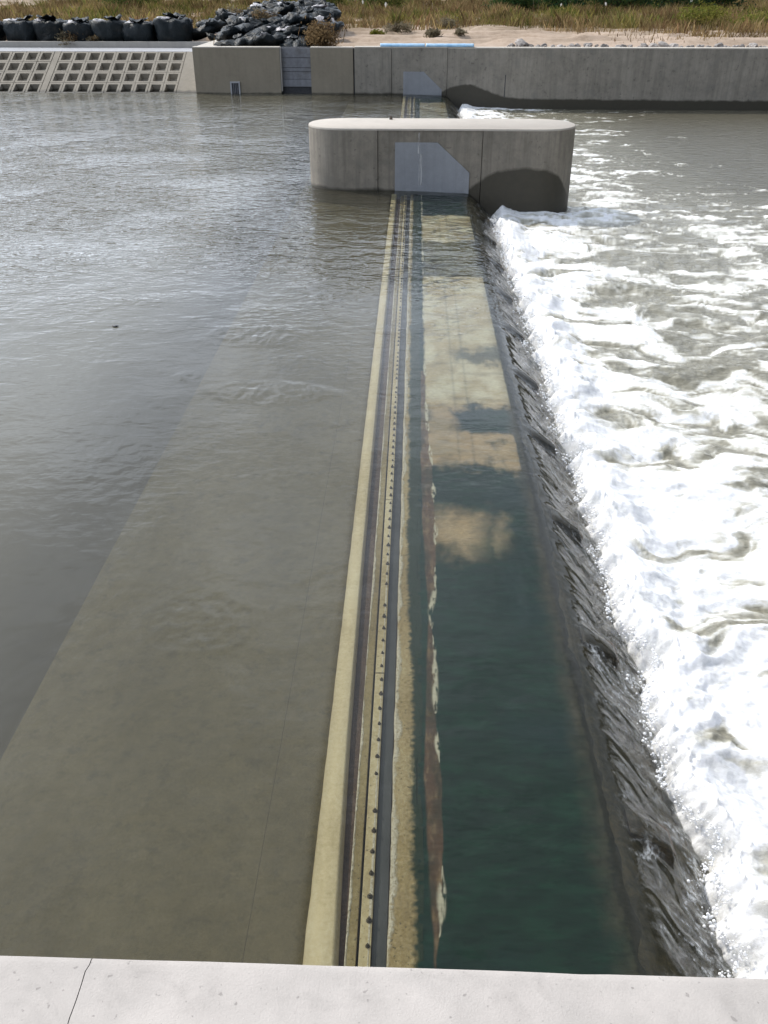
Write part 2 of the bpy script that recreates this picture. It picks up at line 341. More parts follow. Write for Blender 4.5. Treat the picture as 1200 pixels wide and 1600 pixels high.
# apron coloured by what grows on it
ys = np.concatenate([np.arange(1.5, 6, .012), np.arange(6, 10, .018), np.arange(10, 16, .03), np.arange(16, 26, .06), np.arange(26, YF+.1, .2)])
xs = np.concatenate([np.arange(.105, .42, .006), np.arange(.42, 1.58, .011)])
AX, AY = np.meshgrid(xs, ys)
def apron_col(X, Y):
    def nz(sx, sy, o=4, s=0.): return fbm(X*sx+s, Y*sy-s*1.7, o)
    g = np.array([.004, .022, .016]); g2 = np.array([.007, .036, .024]); tan = np.array([.42, .345, .225]); pale = np.array([.56, .51, .40])
    brown = np.array([.105, .062, .042]); white = np.array([.66, .62, .52]); blue = np.array([.006, .026, .026])
    def L(a, b_, t): return a*(1-t[..., None])+b_*t[..., None]
    green = L(np.broadcast_to(g, X.shape+(3,)), g2, sst(-.25, .5, nz(3, 9, 5)))
    green = L(green, blue, sst(-.1, .4, nz(.9, .6, 3, 4.)))
    ta = L(np.broadcast_to(tan, X.shape+(3,)), pale, sst(-.25, .35, nz(2.2, 1.3, 5, 7.)))
    ta = L(ta, np.array([.36, .25, .145])*(1+.25*nz(4, 3, 4, 21.)[..., None]), .8*sst(11.6, 10.9, Y+.3*nz(2, 1, 3, 15.)))
    ta = L(ta, tan*.66, .6*sst(.05, .4, nz(1.3, 3.2, 4, 2.)))
    n1 = nz(2.4, 1.6, 5, 1.); n2 = nz(9, 5, 4, 3.)
    e = .16*n1+.06*n2
    # bare patches of concrete (x from, x to, y from, y to, softness in x, softness in y)
    m = np.zeros_like(X)
    def patch(x0, x1, y0, y1, sx=.1, sy=.2, k=1.):
        xx = X+e*1.1; yy = Y+e*2.6
        return k*sst(x0-sx, x0+sx, xx)*(1-sst(x1-sx, x1+sx, xx))*sst(y0-sy, y0+sy, yy)*(1-sst(y1-sy, y1+sy, yy))
    def hard(x0, x1, y0, y1, k=1.): return k*(sst(x0-.02, x0+.04, X+.03*n2)*(1-sst(x1-.03, x1+.005, X+.012*n2)))*sst(y0-.22, y0+.16, Y+.45*n1+.22*n2)*(1-sst(y1-.08, y1+.10, Y+.14*n1+.08*n2))
    m = np.maximum(m, patch(.25, .78, 7.62, 8.42, .2, .3, .95)); m = np.maximum(m, patch(.88, 1.04, 7.72, 8.2, .1, .22, .6))
    m = np.maximum(m, np.minimum(hard(.2, 1.365, 9.6, 10.4), .95)*sst(-.55, .0, n1+1.1-.9*(X-.2)))
    m = np.maximum(m, patch(.22, .62, 9.5, 11.4, .1, .2, .85))
    m = np.maximum(m, hard(.2, 1.40, 11.32, 17.4)*(1-.75*patch(.7, 1.6, 12.9, 13.5, .15, .15)))
    m = np.maximum(m, hard(.2, 1.40, 20.1, 22.55)); m = np.maximum(m, .8*hard(.2, 1.40, 30, 45))
    m = np.maximum(m, .35*patch(.2, 1.4, 17.4, 20.2))
    # form joints in the bare concrete
    for xj in (.62, .80):
        m = m*(1-.22*np.exp(-((X-xj-.01*n2)/.02)**2)*(Y > 9))
    yj = np.abs(((Y-11.32)/1.52) % 1-.0); m = m*(1-.12*np.exp(-(np.minimum(yj, 1-yj)*1.52/.03)**2))
    col_ = L(green, ta, np.clip(m, 0, 1))
    gl_c = np.array([.085, .075, .055])*(.8+.5*n2[..., None])
    fade = np.maximum(sst(1.22, 1.46, X+.10*n1+.05*n2)*(1-np.clip(m, 0, 1)*.9), sst(1.40, 1.45, X))
    col_ = L(col_, gl_c, fade*.9)
    # brown silt tongue with whitish ragged rim along the kerb
    lo = np.interp(Y, [1.5, 3.2, 4, 4.6, 5.4, 6.0, 6.6, 7.0, 8, 10, 12, 30], [.21, .20, .17, .15, .165, .18, .205, .19, .155, .14, .15, .16])+.018*nz(8, 2.2, 4, 11.)
    hi = np.interp(Y, [1.5, 3.2, 3.45, 4, 4.6, 5.1, 5.4, 6.0, 6.6, 7.0, 8, 9.5, 10.6, 11.4, 30], [.20, .215, .25, .275, .28, .25, .245, .255, .215, .27, .295, .28, .235, .215, .21])+.016*nz(9, 2.6, 5, 5.)
    br = sst(lo-.012, lo+.012, X)*(1-sst(hi-.006, hi+.006, X))*(Y < 12.5)
    bc = L(np.broadcast_to(brown, X.shape+(3,)), np.array([.20, .135, .085]), sst(-.1, .5, nz(22, 7, 4, 8.)))
    col_ = L(col_, bc, br*(.45+.45*sst(-.3, .25, nz(5, 1.6, 4, 13.))))
    rimw = .022*sst(.0, .3, fbm(Y*1.15, Y*0+3.3, 3))+.003*(Y > 6.4)
    rimw = rimw+.030*np.exp(-((Y-3.6)/.17)**2)+.02*np.exp(-((Y-4.95)/.13)**2)
    rim = np.exp(-((X-hi)/np.maximum(rimw, 1e-4))**4)*(rimw > .003)*sst(-.35, .05, nz(28, 8, 3, 2.))
    col_ = L(col_, white*(.8+.2*n2[..., None]), np.clip(rim, 0, 1)*.85)
    # soft green beard at the kerb
    gb = (1-sst(.10, .19, X+.06*nz(10, 26, 3)+.03*n1))*(X < lo+.01)
    col_ = L(col_, green*1.15, np.clip(1-br, 0, 1)*sst(.085, .13, X+.05*nz(9, 20, 3, 6.))*(X < lo+.03)*.9)
    return col_
AZ = -.105+.006*fbm(AX*4, AY*4, 3)-.018*sst(1.3, 1.45, AX)+.010*sst(-.1, .5, fbm(AX*5, AY*16, 3))*(AY < 9.5)
AZ = AZ*(1-sst(1.36, 1.46, AX))+(nappe_z(AX)-.057+.003*fbm(AX*9, AY*9, 3)-.03*sst(1.46, 1.57, AX+.10*fbm(AX*3, AY*2.2, 4)))*sst(1.36, 1.46, AX)
n = NT('apron_algae'); cc = n.attr('Col', True); f_ = n.noise(40, 4, .7, n.scale((.45, 1.3, 1)))
cc = n.mix(.5, cc, n.ramp(f_, [(.3, .35), (.7, .75)]), 'OVERLAY')
m_apron = n.done(n.bsdf(cc, .8, n.bump(n.noise(14, 4, .6, n.scale((.5, 1.4, 1))), .35, .02), .15))
wpart(grid_obj('apron', AX, AY, AZ, m_apron, cols={'Col': apron_col(AX, AY)}))
wpart(box('apron_base', -.085, 1.448, YN, YF, -1.8, -.16, m_rust, bevel=0))
# glacis below the crest
n = NT('glacis_concrete'); x, y, z = n.xyz()
a = n.noise(1.6, 5, .65); f_ = n.noise(16, 4, .7)
col = n.ramp(n.math('ADD', n.math('MULTIPLY', a, .55), n.math('MULTIPLY', f_, .45)), [(.33, (.05, .046, .034)), (.48, (.105, .088, .056)), (.60, (.18, .135, .075)), (.72, (.22, .19, .135))])
m_glacis = n.done(n.bsdf(col, .7, n.bump(f_, .5, .02), .3))
gxs = np.concatenate([np.linspace(1.44, 1.8, 16), [1.95, 2.2, 2.6]])
gp = [(1.44, -1.8)]+[(float(q), float(nappe_z(q)-.062)) for q in gxs]+[(2.6, -1.8)]
wpart(prism('glacis', gp, 'y', YN, YF, m_glacis))
n = NT('spoiler_block'); f_ = n.noise(20, 4, .7)
m_spoil = n.done(n.bsdf(n.ramp(f_, [(.3, (.05, .042, .034)), (.5, (.12, .085, .052)), (.7, (.20, .14, .085))]), .45, n.bump(f_, .5, .015), .5))
SPO = [4.33+2.1*i for i in range(10)]+[4.33+2.1*i for i in range(11, 20)]
for i, ys_ in enumerate(SPO):
    pr_ = [(1.60, -.60), (1.60, -.165), (1.68, -.20), (1.93, -.36), (1.96, -.40), (1.96, -.8)]
    wpart(prism('spoiler_block', pr_, 'y', ys_-.11, ys_+.11, m_spoil, bevel=.008))

# ------------------------------------------------------------------ water above the weir
yv = [-3.0]
while yv[-1] < YF: yv.append(yv[-1]+max(.014, min(.30, (max(yv[-1], 2)**2+25)/5*.0017)))
yv = np.array(yv); yv[-1] = YF
xv = np.concatenate([[-400, -150, -80], np.linspace(-45, -14, 60)[:-1], np.linspace(-14, -5, 130)[:-1], np.linspace(-5, -.6, 170)[:-1], np.linspace(-.6, 1.3, 70)[:-1], np.linspace(1.3, 2.45, 110)])
UX, UY = np.meshgrid(xv, yv)
UZ = nappe_z(UX)
calm = 1-sst(.9, 1.4, UX)
pool = UX < -.4
h = .010*fbm(UX*.5, UY*.5, 2)+.004*fbm(UX*1.6+.3*UY, UY*2.1, 3)
def boil(cx, cy, rx_, ry_, amp):
    d = ((UX-cx)/rx_)**2+((UY-cy)/ry_)**2
    wx = .35*fbm(UX*1.5, UY*1.2, 2)
    e = np.exp(-np.maximum(0, d-.55)*3)
    ring = np.exp(-((np.sqrt(d)-1+.25*fbm(UX*2.3, UY*1.6, 2))/.13)**2)
    return amp*(.8*e*billow(UX*3.2+wx, UY*2.8-wx, 2)*.5+.65*e*billow(UX*7+wx*3, UY*6-wx*2, 2)*.5+.22*ring)
for bo_ in ((-2.5, 13.7, .75, .5, .030), (-1.95, 11.4, .85, .36, .028), (-3.25, 11.95, .18, .14, .02), (-4.5, 12.5, .4, .2, .008), (-1.0, 10.5, .25, .14, .006),
            (-1.4, 8.9, .5, .3, .006), (-1.9, 6.3, .5, .45, .012), (-1.55, 7.6, .3, .25, .004), (-3.7, 9.2, .7, .8, .008), (-1.05, 4.55, .12, .2, .004), (-4.6, 15.3, .35, .3, .006)):
    h = h+boil(*bo_)
for gx0, gy0, ga_ in ((-7.0, 18.6, .012), (-6.6, 18.4, .012), (-6.1, 18.0, .012), (-5.6, 17.6, .011)):
    rr_ = np.hypot(UX-gx0, (UY-gy0)*.8); h = h+ga_*np.sin(np.clip(rr_/.09, 0, 9)*2.6)*np.exp(-(rr_/.09/1.6)**2)
UZ = UZ+h*calm
# ripples drawn along the apron in front of the pier
UZ = UZ+.006*sst(16.5, 19, UY)*(1-sst(24.2, 24.9, UY))*np.sin(UY*11+3*fbm(UX*.9, UY*.7, 2)+1.3*UX)*sst(-2.2, -.3, UX)*calm*(1+fbm(UX*2, UY*1.3))
# braided tongues on the drop
dn = sst(1.42, 1.75, UX)
sx_ = UX*1.0; sk = UY+.55*UX
wa = .18*fbm(UX*3, UY*2.2, 3)
br1 = 1.3*fbm(sk*3.4+wa*4, (UX-.6*UY)*1.05, 3); br2 = 1.3*fbm(sk*8.5+wa*6, (UX-.5*UY)*2.6, 2)
drop = .020*br1+.008*br2; over = np.zeros_like(UX)
for ys_ in SPO:
    g0 = np.exp(-((UY-ys_+.02)/.15)**4); over = over+g0*sst(1.5, 1.62, UX)*(1-sst(1.93, 2.02, UX))
    g1 = np.exp(-((UY-ys_+.16+.35*(UX-1.6))/.05)**2)+np.exp(-((UY-ys_-.16+.10*(UX-1.6))/.05)**2); drop = drop+.022*g1*sst(1.65, 1.9, UX)
drop = drop*(1-.85*np.clip(over, 0, 1))+np.clip(over, 0, 1)*np.interp(UX, [1.5, 1.62, 1.75, 1.93, 2.0], [0, .045, .06, .095, .03]); UZ = UZ+drop*dn
UZ = np.where(UX > 1.44, np.maximum(UZ, nappe_z(UX)-.042), UZ)
r1_ = pn(sk*4.2+wa*5, (UX-.7*UY)*1.3+3); r2_ = pn(sk*9.5+wa*8+5, (UX-.55*UY)*3.1); r3_ = pn(sk*3.0-UX*2.2+wa*6, (UX+.3*UY)*2+9)
wst = np.exp(-(r1_/.055)**2)*1.0+np.exp(-(r2_/.065)**2)*.6*sst(-.15, .25, fbm(UY*1.2, UX*1.2, 2))+np.exp(-(r3_/.05)**2)*.5
wst = wst*sst(1.50, 1.72, UX)*(.45+.55*sst(-.2, .3, fbm(UY*.9, UX*.5+4, 3)))*(1-.8*np.clip(over, 0, 1))
wst = wst+.8*np.clip(sst(1.85, 2.1, UX), 0, 1)*sst(.0, .45, fbm(UX*7, UY*7, 4)+.15)
turb = .30-.285*sst(-.66, -.58, UX); turb = turb*sst(1.7, 1.2, UX)+.10*sst(1.2, 1.7, UX)
turb = turb+.42*sst(-3.1, -5.6, UX)
turb = turb+(.06*fbm(UX*.4, UY*.3, 3))*(UX < -.6)
n = NT('pool_water'); x, y, z = n.xyz()
far = n.ramp(n.math('DIVIDE', y, 30., True), [(.2, .07), (.45, .16), (.6, .8), (1., 1.15)])
wpt = n.math('ADD', n.math('MULTIPLY', n.ramp(n.noise(.28, 3, .5), [(.4, .35), (.6, 1.)]), 1.), 0.)
amp = n.math('MULTIPLY', far, wpt)
w1 = n.noise(2.3, 2, .45, n.scale((.8, 1.25, 1), rot=(0, 0, .25)), .6); w2 = n.noise(6.5, 2, .5, n.scale((.75, 1.3, 1), rot=(0, 0, -.2)), .4)
hh = n.math('ADD', n.math('MULTIPLY', w1, .9), n.math('MULTIPLY', w2, .5))
hh = n.math('MULTIPLY', hh, amp)
hh = n.math('ADD', hh, n.math('MULTIPLY', n.noise(1.1, 4, .5, n.scale((1, .6, 1)), .8), .11))
nb_ = n.bump(hh, 1., .10)
fr = n.n('ShaderNodeFresnel'); fr.inputs['IOR'].default_value = 1.33; n.put(fr.inputs['Normal'], nb_)
gl = n.n('ShaderNodeBsdfGlossy'); gl.inputs['Roughness'].default_value = .035; n.put(gl.inputs['Normal'], nb_)
tr = n.n('ShaderNodeBsdfTransparent'); tr.inputs['Color'].default_value = (.86, .88, .80, 1)
df = n.n('ShaderNodeBsdfDiffuse'); df.inputs['Color'].default_value = (.14, .13, .095, 1)
s1 = n.n('ShaderNodeMixShader'); n.put(s1.inputs[0], n.attr('turb')); n.put(s1.inputs[1], tr.outputs[0]); n.put(s1.inputs[2], df.outputs[0])
wh = n.n('ShaderNodeBsdfDiffuse'); wh.inputs['Color'].default_value = (.74, .75, .73, 1)
s2 = n.n('ShaderNodeMixShader'); n.put(s2.inputs[0], n.math('MULTIPLY', n.attr('aer'), n.ramp(n.noise(30, 3, .7), [(.38, .0), (.62, .8)]))); n.put(s2.inputs[1], s1.outputs[0]); n.put(s2.inputs[2], wh.outputs[0])
s3 = n.n('ShaderNodeMixShader'); n.put(s3.inputs[0], fr.outputs[0]); n.put(s3.inputs[1], s2.outputs[0]); n.put(s3.inputs[2], gl.outputs[0])
m_pool = n.done(s3.outputs[0])
struct(grid_obj('upstream_water', UX, UY, UZ, m_pool, attrs={'turb': np.clip(turb, 0, 1), 'aer': np.clip(wst, 0, 1)}))

# ------------------------------------------------------------------ foaming water below the weir
yv = [-3.0]
while yv[-1] < YF: yv.append(yv[-1]+max(.014, min(.16, (max(yv[-1], 2)**2+31)/5.6*.0016)))
yv = np.array(yv); yv[-1] = YF
uq = np.linspace(0, 1, 620)**1.35
FY = np.repeat(yv[:, None], len(uq), 1); wide = 3.4+.62*np.maximum(FY, 0)
FX = 1.80+uq[None]*wide
ew = .34*fbm(FY*1.0, FY*0+2, 3)+.26*fbm(FY*2.9, FY*0+8, 4)
for ys_ in SPO: ew = ew+.24*np.exp(-((FY-ys_-.10)/.22)**2)
edge = 2.07+ew
t = FX-edge                                          # metres below the toe
wx = .55*fbm(FX*.55, FY*.55, 3); wy = .55*fbm(FX*.55+40, FY*.55, 3)
qx, qy = FX*.75+wx, FY+wy                            # drawn out a little with the stream
roll = .17*np.exp(-((t-.32)/.34)**2)+.07*np.exp(-((t-1.3)/.8)**2)
big = fbm(qx*.55, qy*.9, 3); med = billow(qx*1.0, qy*1.7, 3); sml = billow(qx*3.2+.4*big, qy*5.0, 3); tin = billow(FX*11, FY*15, 3)
lump = billow(FX*2.2+wx, FY*2.2+wy, 3)
lively = np.clip(1.15-.09*t, .12, 1)*np.where(FY > 27, .6, 1)
lively = lively*(1-.75*sst(5, 9, FX)*sst(22, 30, FY))
near_toe = np.exp(-np.maximum(t, 0)/1.1)
hf = roll+lively*(.14*big+(.06+.04*near_toe)*(med-.1)+.075*near_toe*(lump-.2)+(.016+.014*near_toe)*(sml-.15)+.006*(tin-.2))
hf = np.where(t < .25, hf-(.25-t)*1.1+.05*(sml+tin*.6-.3), hf)
FZ = -.66+hf
cover = .85-.225*np.minimum(t, 2.4)-.03*np.maximum(t-2.4, 0)-.12*sst(20, 27, FY)*sst(1.5, 5, t)-.22*sst(5.5, 10, FX)*sst(25, 32, FY)-.4*sst(8, 13, FX)*sst(26, 32, FY)
cover = cover+.10*sst(9, 4, FY)-.10*sst(10, 16, FY)*sst(.8, 2.5, t)
streaky = fbm(qx*.42+2*wx, qy*1.35+wy, 5, .55); web = 1-np.abs(fbm(qx*.9+wx*2, qy*2.4+wy*2, 4))*3.4
fine_ = fbm(qx*3.5+wx*3, qy*9+wy*3, 4, .6)
fv = cover-.50+1.25*streaky+.38*(web-.3)+.35*big+.30*(med-.2)+.16*(sml-.2)+.35*fine_
churn = np.clip(1.15-.07*t-.6*sst(6, 11, FX)*sst(24, 30, FY), 0, 1)
fo = sst(-.42, .46, fv)*sst(-.35, .05, t+.1)
fo = np.maximum(fo, np.exp(-((t-.18)/.30)**2)*.97)
n = NT('foam_water'); fo_ = n.attr('foam'); x, y, z = n.xyz()
nf = n.noise(10, 6, .72, n.scale((.55, 1.4, 1))); ng = n.noise(46, 3, .7)
k = n.math('ADD', fo_, n.math('MULTIPLY', n.math('SUBTRACT', n.math('ADD', n.math('MULTIPLY', nf, .6), n.math('MULTIPLY', ng, .4)), .5), .85))
mask = n.ramp(k, [(.28, 0.), (.5, .45), (.85, 1.)])
b1 = n.bump(n.math('ADD', nf, n.math('MULTIPLY', ng, .5)), .45, .035)
b2 = n.bump(n.math('ADD', n.noise(3.1, 3, .5, n.scale((.7, 1.4, 1)), .5), n.math('MULTIPLY', nf, .3)), 1., .09)
lum = n.math('ADD', n.math('MULTIPLY', nf, .6), n.math('MULTIPLY', n.noise(2.4, 4, .65, n.scale((.6, 1.3, 1))), .4))
foam = n.bsdf(n.mix(mask, (.50, .485, .415), n.ramp(lum, [(.36, (.60, .605, .60)), (.56, (.88, .885, .89))])), .8, b1, .2, **{'Subsurface Weight': .55, 'Subsurface Radius': (.12, .12, .13), 'Subsurface Scale': 1.})
milky = n.mix(n.attr('churn'), n.ramp(nf, [(.3, (.105, .095, .068)), (.7, (.16, .148, .11))]), n.ramp(nf, [(.3, (.16, .148, .105)), (.7, (.30, .285, .22))]))
wat = n.bsdf(n.mix(n.ramp(fo_, [(.05, 0.), (.5, 1.)]), milky, (.52, .50, .42)), .10, b2, .5, IOR=1.33)
sm = n.n('ShaderNodeMixShader'); n.put(sm.inputs[0], mask); n.put(sm.inputs[1], wat); n.put(sm.inputs[2], foam)
m_foam = n.done(sm.outputs[0])
struct(grid_obj('downstream_water', FX, FY, FZ, m_foam, attrs={'foam': np.clip(fo, 0, 1), 'churn': churn}))
# the river runs on beyond the rough stretch
ex = np.array([0, 4, 15, 60, 380.]); OY = np.repeat(yv[:, None], 5, 1)[::6]; OX = (FX[:, -1:]-.03+ex[None])[::6]
OZ = np.repeat(FZ[:, -1:], 5, 1)[::6].copy(); OZ[:, 1:] = -.66; OZ[:, 0] -= .01
struct(grid_obj('tail_water', OX, OY, OZ, m_foam, attrs={'foam': np.zeros_like(OX)}))
# flying drops along the toe
n = NT('spray'); m_spray = n.done(n.bsdf((.9, .91, .92), .5))
bm = bmesh.new(); bmesh.ops.create_icosphere(bm, subdivisions=1, radius=1); bm.verts.ensure_lookup_table()
iv = np.array([v.co[:] for v in bm.verts]); ifc = np.array([[v.index for v in f.verts] for f in bm.faces]); bm.free()
N = 6500
dy_ = 2+rng.random(N)**1.6*22; j = np.clip(np.searchsorted(yv, dy_), 0, len(yv)-1)
dx_ = edge[j, 0]+rng.normal(.05, .055, N)*(.4+1.2*sst(-.1, .3, fbm(dy_*2.7, dy_*0+5, 3))); dz_ = -.66+.12+np.maximum(nappe_z(dx_)+.66-.08, 0)+np.abs(rng.normal(0, .055, N))
rd = (.0013+.011*rng.random(N)**3.5)*(1+dy_*.05)
SV = (np.stack([dx_, dy_, dz_], -1)[:, None]+iv[None]*rd[:, None, None]).reshape(-1, 3)
SF = (ifc[None]+(np.arange(N)*len(iv))[:, None, None]).reshape(-1, 3)
struct(raw_obj('spray', SV, SF, m_spray), 'stuff', 'white drops flying off the edge of the foam')

# ------------------------------------------------------------------ middle pier
pier = tag(empty('pier', (.7, 25.9, -.66)), 'round ended grey concrete pier standing across the weir', 'pier')
PX0, PX1, PY0, PY1, PT = -2.87, 4.31, 24.917, 26.87, 1.555
PR = (PY1-PY0)/2; PC = (PY0+PY1)/2
def stadium(x0, x1, grow=0., na=14):
    R = PR+grow; p = []
    for t in np.linspace(-math.pi/2, math.pi/2, na): p.append((x1-PR+R*math.cos(t), PC+R*math.sin(t)))
    for t in np.linspace(math.pi/2, 3*math.pi/2, na): p.append((x0+PR+R*math.cos(t), PC+R*math.sin(t)))
    return p
def ring_prism(name, poly, z0, z1, mat, parent, chamfer=.0, smooth_sides=True):
    bm = bmesh.new(); lv = []
    cx = sum(p[0] for p in poly)/len(poly); cy = sum(p[1] for p in poly)/len(poly)
    def ring(z, ins):
        q = []
        for (px, py) in poly:
            d = Vector((px-cx, py-cy)); nx = px-max(min(px, PX1-PR), PX0+PR); ny = py-PC
            l = math.hypot(nx, ny) or 1; q.append(bm.verts.new((px-ins*nx/l, py-ins*ny/l, z)))
        return q
    lv = [ring(z0, 0), ring(z1-chamfer, 0)]
    if chamfer: lv += [ring(z1-chamfer*.35, chamfer*.3), ring(z1, chamfer)]
    nn = len(poly)
    for a_, b_ in zip(lv, lv[1:]):
        for i in range(nn):
            f = bm.faces.new((a_[i], a_[(i+1) % nn], b_[(i+1) % nn], b_[i])); f.smooth = smooth_sides
    bm.faces.new(lv[-1])
    bmesh.ops.recalc_face_normals(bm, faces=bm.faces)
    me = bpy.data.meshes.new(name); bm.to_mesh(me); bm.free(); me.materials.append(mat)
    try: me.set_sharp_from_angle(angle=.6)
    except Exception: pass
    o = bpy.data.objects.new(name, me); C.objects.link(o); return adopt(o, parent)
# body in three lifts of concrete separated by open vertical joints on the weir line
full = stadium(PX0, PX1)
J1, J2 = -.965, 1.785
def seg(x0, x1, back=0.):
    """slice of the stadium between two vertical joints"""
    p = [q for q in full if x0 <= q[0] <= x1]
    if x0 > PX0: p = p+[(x0, PY1), (x0, PY0)]
    if x1 < PX1: p = p+[(x1, PY0), (x1, PY1)]
    cx = sum(q[0] for q in p)/len(p)
    p.sort(key=lambda q: math.atan2(q[1]-PC, q[0]-cx))
    return p
m_piertop = concrete('pier_top_concrete', (.46, .415, .36), .08, None, 0.)
for x0, x1 in ((PX0-.1, J1-.007), (J2+.007, PX1+.1)):
    ring_prism('pier_end', seg(x0, x1), -1.8, PT-.052, m_pier, pier)
adopt(box('pier_middle', J1+.006, J2-.006, PY0+.022, PY1-.022, -1.8, PT-.054, m_pier, bevel=.006), pier)
ring_prism('pier_cap', full, PT-.05, PT, m_piertop, pier, chamfer=.022)
def shield(name, xl, zt, xt, zk, xr, zb, y, par, th=.03):
    pl = [(xl, zb), (xr, zb), (xr, zk), (xt, zt), (xl, zt)]
    return adopt(prism(name, pl, 'y', y-th, y+.06, m_plate, bevel=.006), par)
sh = shield('side_plate', -.51, 1.215, .61, .47, 1.475, -.35, PY0+.02, pier)
n = NT('lime_streak'); x, y, z = n.xyz()
stk = n.ramp(n.noise(1, 3, .6, n.scale((30, 1, 1.3))), [(.42, .05), (.62, .8)])
ms_t = n.n('ShaderNodeBsdfTransparent'); ms = n.n('ShaderNodeMixShader'); n.put(ms.inputs[0], stk); n.put(ms.inputs[1], ms_t.outputs[0]); n.put(ms.inputs[2], n.bsdf((.62, .62, .62), .8))
m_lime = n.done(ms.outputs[0])
for xa, xb, za_, zb_ in ((.09, .16, .95, 1.46), (.12, .22, .15, .95)):
    yy = PY0+.022-.003 if za_ > 1.3 else PY0-.013
    V = [(xa, yy, za_), (xb, yy, za_), (xb-.01, yy, zb_), (xa+.01, yy, zb_)]
    o = adopt(mesh_obj('lime_streak', V, [(0, 1, 2, 3)], m_lime), pier)
kn = adopt(bm_obj('lifting_eye', (lambda b_: (bmesh.ops.create_cone(b_, cap_ends=True, segments=10, radius1=.05, radius2=.035, depth=.09, matrix=Matrix.Translation((-.66, 26.6, PT+.045))), b_)[1])(bmesh.new()), m_bolt), pier)

# ------------------------------------------------------------------ far river wall
wall = tag(empty('river_wall', (3, 47.9, -.6)), 'long vertical concrete river wall on the far bank beyond the pier', 'wall')
def wp(o): return adopt(o, wall)
WY = 47.4
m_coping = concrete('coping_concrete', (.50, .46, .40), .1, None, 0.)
def wsec(x0, x1, zt, mat, y0=WY, y1=WY+.5, zb=-1.8, cap=True):
    s_ = wp(box('wall_section', x0, x1, y0, y1, zb, zt-.05, mat, bevel=.012))
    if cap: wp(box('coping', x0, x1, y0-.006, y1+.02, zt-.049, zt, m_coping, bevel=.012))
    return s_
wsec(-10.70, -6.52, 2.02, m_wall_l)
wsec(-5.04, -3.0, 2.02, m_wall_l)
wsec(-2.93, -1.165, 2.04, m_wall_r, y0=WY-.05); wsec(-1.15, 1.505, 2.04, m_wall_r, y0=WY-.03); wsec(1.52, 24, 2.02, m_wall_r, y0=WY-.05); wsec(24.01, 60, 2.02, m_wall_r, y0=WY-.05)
wp(box('gap_light_block', -2.9, 60, WY+.475, WY+.6, -1.8, 1.9, m_rubber, bevel=0))  # unseen dark box added to stop sky light showing through the joints
wp(box('joint_filler', -3.0, -2.93, WY+.12, WY+.4, -1.8, 1.97, m_rubber, bevel=0))
# return of the wall along the top of the slope
wp(box('return_wall', -10.70, -9.75, WY+.53, 54.3, -1.0, 1.99, m_coping, bevel=.012))
# recessed slot with its stop boards
wp(box('slot_back', -6.52, -5.04, WY+.3, WY+.5, -1.8, 2.0, m_rubber, bevel=0))  # dark colour stands in for the shade in the gap below the boards
zs = [.28, .62, .95, 1.12, 1.55, 1.98]
for za_, zb_ in zip(zs, zs[1:]):
    wp(box('stop_board', -6.50, -5.06, WY+.19+random.uniform(0, .015), WY+.298, za_+.008, zb_-.008, m_steel, bevel=.008))
wp(box('slot_guide', -6.515, -6.45, WY+.02, WY+.185, .1, 2.0, m_parapet, bevel=.004))
shield('side_plate', -.59, .985, .39, .21, 1.27, -.4, WY-.032, wall)
# crack with a rusty weep, a hairline standing proud as a thin dark bar
wp(box('crack_filler', 4.29, 4.33, WY-.056, WY-.04, -.1, .86, m_rubber, bevel=.003))
# drain with a barred mouth
dr = tag(empty('drain_grate', (-8.75, WY, .15)), 'small barred drain with pale frame low in the far wall', 'drain')
for (xa, xb, za_, zb_) in ((-9.0, -8.52, .46, .53), (-9.0, -8.93, -.1, .46), (-8.59, -8.52, -.1, .46)):
    adopt(box('frame', xa, xb, WY-.05, WY-.001, za_, zb_, m_berm, bevel=.006), dr)
adopt(box('mouth_shade', -8.93, -8.59, WY-.012, WY-.002, -.1, .46, m_rubber, bevel=0), dr)  # dark sheet in place of the shade inside the drain mouth
for i in range(3): adopt(box('bar', -8.85+i*.085, -8.83+i*.085, WY-.04, WY-.015, -.1, .46, m_steel, bevel=.003), dr)

# pale blue mats laid on the coping
n = NT('blue_mat'); m_blue = n.done(n.bsdf(n.ramp(n.noise(4, 4), [(.35, (.28, .50, .72)), (.65, (.46, .66, .82))]), .5, n.bump(n.noise(7, 3), .4, .02), .4))
def mat_strip(x0, x1, label):
    xs_ = np.linspace(x0, x1, 40); ysr = np.linspace(WY-.03, WY+.42, 6); X_, Y_ = np.meshgrid(xs_, ysr)
    Z_ = 2.06+.11*np.sin(np.clip((Y_-WY+.03)/.45, 0, 1)*math.pi)**.35+.015*fbm(X_*3, Y_*3, 3)
    o = grid_obj('blue_mat', X_, Y_, Z_, m_blue); md = o.modifiers.new('thickness', 'SOLIDIFY'); md.thickness = .03
    return tag(o, label, 'mat', 'blue mats on the wall')
mat_strip(-1.70, .42, 'left light blue plastic mat lying on top of the far wall')
mat_strip(.47, 2.74, 'right light blue plastic mat lying on top of the far wall')

# ------------------------------------------------------------------ block revetment on the left
rev = tag(empty('revetment', (-16, 48.3, 0)), 'sloping bank revetment of pale recessed concrete blocks', 'revetment')
SA = math.atan(.5)
rev.rotation_euler = (0, 0, 0)
